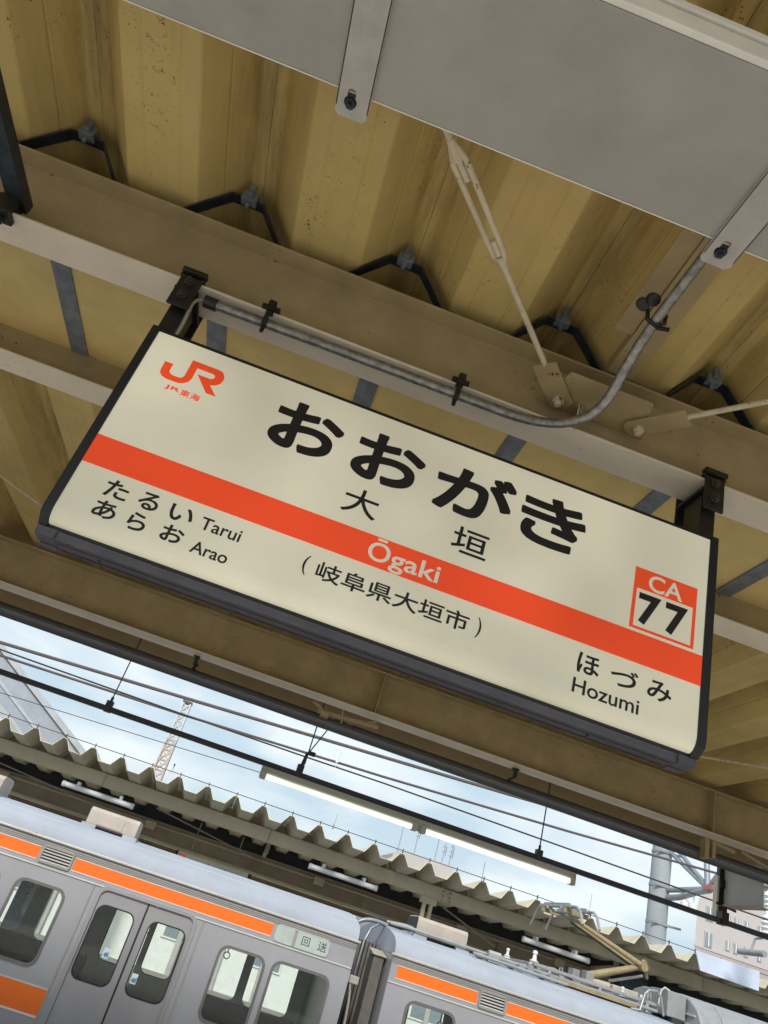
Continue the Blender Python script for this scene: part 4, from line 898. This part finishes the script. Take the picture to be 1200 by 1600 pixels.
# concrete pole with gantry boom
cp = thing('catenary_pole', 'tall pale concrete pole carrying a steel gantry boom at right', 'pole', (11.52, 20, -1.5))
part('shaft', MB().tube([(11.52,20,-1.5),(11.52,20,E+6.5)], [.29,.245], 24), m_cpole, cp, 0, True)
for z in (3.50, 2.60, 4.35):
    part('pole_band', MB().tube([(11.52,20,E+z),(11.52,20,E+z+.06)], .275, 24).bar((11.25,19.73,E+z+.03),(11.8,19.73,E+z+.03),.03,.05).bar((11.7,19.8,E+z+.03),(11.98,19.6,E+z+.03),.05,.05), m_truss, cp)
bm = MB()
gx = 11.62
bm.tube([(gx,19.8,E+3.47),(gx,14.4,E+3.52)], .065, 10).tube([(gx,19.75,E+3.28),(gx,19.2,E+3.30),(gx,18.45,E+3.42),(gx,17.9,E+3.47)], .075, 10)
bm.tube([(gx,20,E+4.55),(gx,18.0,E+3.5)], .06, 10).tube([(gx,19.9,E+4.75),(gx,19.13,E+4.276),(gx,17.95,E+3.5)], .055, 10).tube([(gx,18.2,E+4.8),(gx,18.0,E+3.5)], .07, 10).tube([(gx,20,E+4.8),(gx,14.4,E+4.85)], .07, 10)
bm.tube([(gx,18.0,E+3.5),(gx,16.4,E+4.8)], .055, 10)
part('gantry_boom', bm, m_truss, cp, 0, True)
part('boom_joint', MB().box(gx-.09,gx+.09,17.7,18.05,E+3.45,E+3.56), m_red, cp, .01)
for y, z in ((18.90,3.02),(18.55,2.95)):
    part('insulator', MB().tube([(gx,y,E+z),(gx,y,E+z+.06),(gx,y,E+z+.15),(gx,y,E+z+.22)], [.07,.12,.12,.05], 12).tube([(gx,y,E+z+.22),(gx,y,E+3.46)],.02,6), m_ins, cp, 0, True)
# insulator bracket further right
ib = thing('wire_bracket', 'grey insulator bracket with horizontal tube at the lower right edge', 'bracket', (9.6, 13.4, E+2))
part('tube', MB().tube([(9.45,13.6,E+1.80),(9.45,12.9,E+1.80)], .05, 12), m_pgrey, ib, 0, True)
part('stem', MB().tube([(9.47,13.3,E+1.82),(9.53,13.28,E+2.04),(9.62,13.2,E+2.08)], .022, 8), m_pgrey, ib, 0, True)
part('insulator', MB().lathe((9.55,13.0,E+2.10),[(.05,0),(.11,.04),(.06,.08),(.11,.12),(.06,.16),(.11,.2),(.06,.24),(.09,.28),(.03,.34),(.03,.5)],14), m_ins, ib, 0, True)
part('insulator', MB().lathe((9.58,13.0,E+2.55),[(.04,0),(.09,.04),(.05,.08),(.09,.12),(.05,.16),(.09,.2),(.02,.3)],14), m_ins, ib, 0, True)
# tall beige building at the right
bd_ = thing('hotel_building', 'tall pinkish beige building with small windows at the right edge', 'building', (48, 66, -1.5))
FPR = [(37.9,60),(62,60),(72,74),(47.4,74)]
part('wall', MB().prism(FPR, 'z', -1.5, E+7.35), m_bpink, bd_)
UP = [(37.9,7.352),(62,7.352),(62,14.4),(39.95,14.4),(39.58,13.3),(38.95,12.4),(38.65,11.57),(38.1,10.83),(37.95,10.3)]; nu = len(UP)
part('upper_wall', MB().poly([(x+dx,y,E+z) for y,dx in ((60,0),(74,9.5)) for x,z in UP],[tuple(range(nu)),tuple(range(2*nu-1,nu-1,-1))]+[(i,(i+1)%nu,nu+(i+1)%nu,nu+i) for i in range(nu)]), m_bpale, bd_)
part('parapet', MB().box(40.2,44,59.9,62,E+14.4,E+15.2), m_rust, bd_)
part('cornice', MB().box(37.85,62,59.95,59.995,E+7.28,E+7.42), m_bpale, bd_)
def win(x0, x1, z0, z1):
    f_ = part('window', MB().box(x0-.05,x1+.05,59.93,59.99,E+z0-.06,E+z1+.06), m_bpale, bd_)
    part('pane', MB().box(x0,x1,59.90,59.925,E+z0,E+z1), m_bwin, f_)
    part('mullion', MB().box((x0+x1)/2-.03,(x0+x1)/2+.03,59.885,59.899,E+z0,E+z1), m_white, f_)
for z in (4.0, 6.0, 7.75, 9.6): win(38.72, 39.30, z-.2, z+.75)
for z in (5.9, 7.75, 9.6):
    for x in (40.55, 41.24, 42.15, 43.3): win(x, x+.26, z, z+.62)
for x in (40.3, 41.8, 43.3): win(x, x+.6, 11.6, 12.5)
# low building with aerials in the middle
ab = thing('aerial_building', 'low pale rooftop block with radio aerials behind the zigzag eave', 'building', (15.8, 64, -1.5))
part('wall', MB().poly([(x,y,z) for y in (60,68) for x,z in ((12.9,-1.5),(17.75,-1.5),(17.75,E+7.0),(13.7,E+7.0),(12.9,E+6.55))],[(0,1,2,3,4),(9,8,7,6,5)]+[(i,(i+1)%5,5+(i+1)%5,5+i) for i in range(5)]), m_bpale, ab)
for x, h, bars in ((13.4,2.2,0),(14.7,2.4,3),(17.0,1.6,2),(17.6,1.8,3),(16.4,2.6,1),(20.4,1.2,0)):
    mb = MB().tube([(x,61,E+6.5),(x,61,E+7.0+h)], .035, 6)
    for k in range(bars): mb.box(x-.16,x+.16,60.97,61.03,E+7.0+h-.35-k*.35,E+7.0+h-.30-k*.35).tube([(x+.14,61,E+7.0+h-.75-k*.2),(x+.14,61,E+7.0+h-.2-k*.2)],.03,6)
    part('aerial', mb, m_truss, ab)
# long pale building seen only through the train windows
lb = thing('station_building', 'long pale building far behind the train seen through its windows', 'building', (0, 44, -1.5))
part('wall', MB().box(-60,60,42,50,-1.5,E+.6), m_white, lb)
part('eave_band', MB().box(-60,60,41.4,41.99,E-.35,E-.1), m_truss, lb)
for k in range(-14, 15): part('pilaster', MB().box(k*2.1-.12,k*2.1+.12,41.8,41.99,-1.5,E-.36), m_bpale, lb)
for k in range(-9, 10):
    f_ = part('window', MB().box(k*4.2-.9,k*4.2+.9,41.93,41.99,E-2.2,E-.6), m_white, lb)
    part('pane', MB().box(k*4.2-.8,k*4.2+.8,41.90,41.925,E-2.1,E-.7), m_bwin, f_)
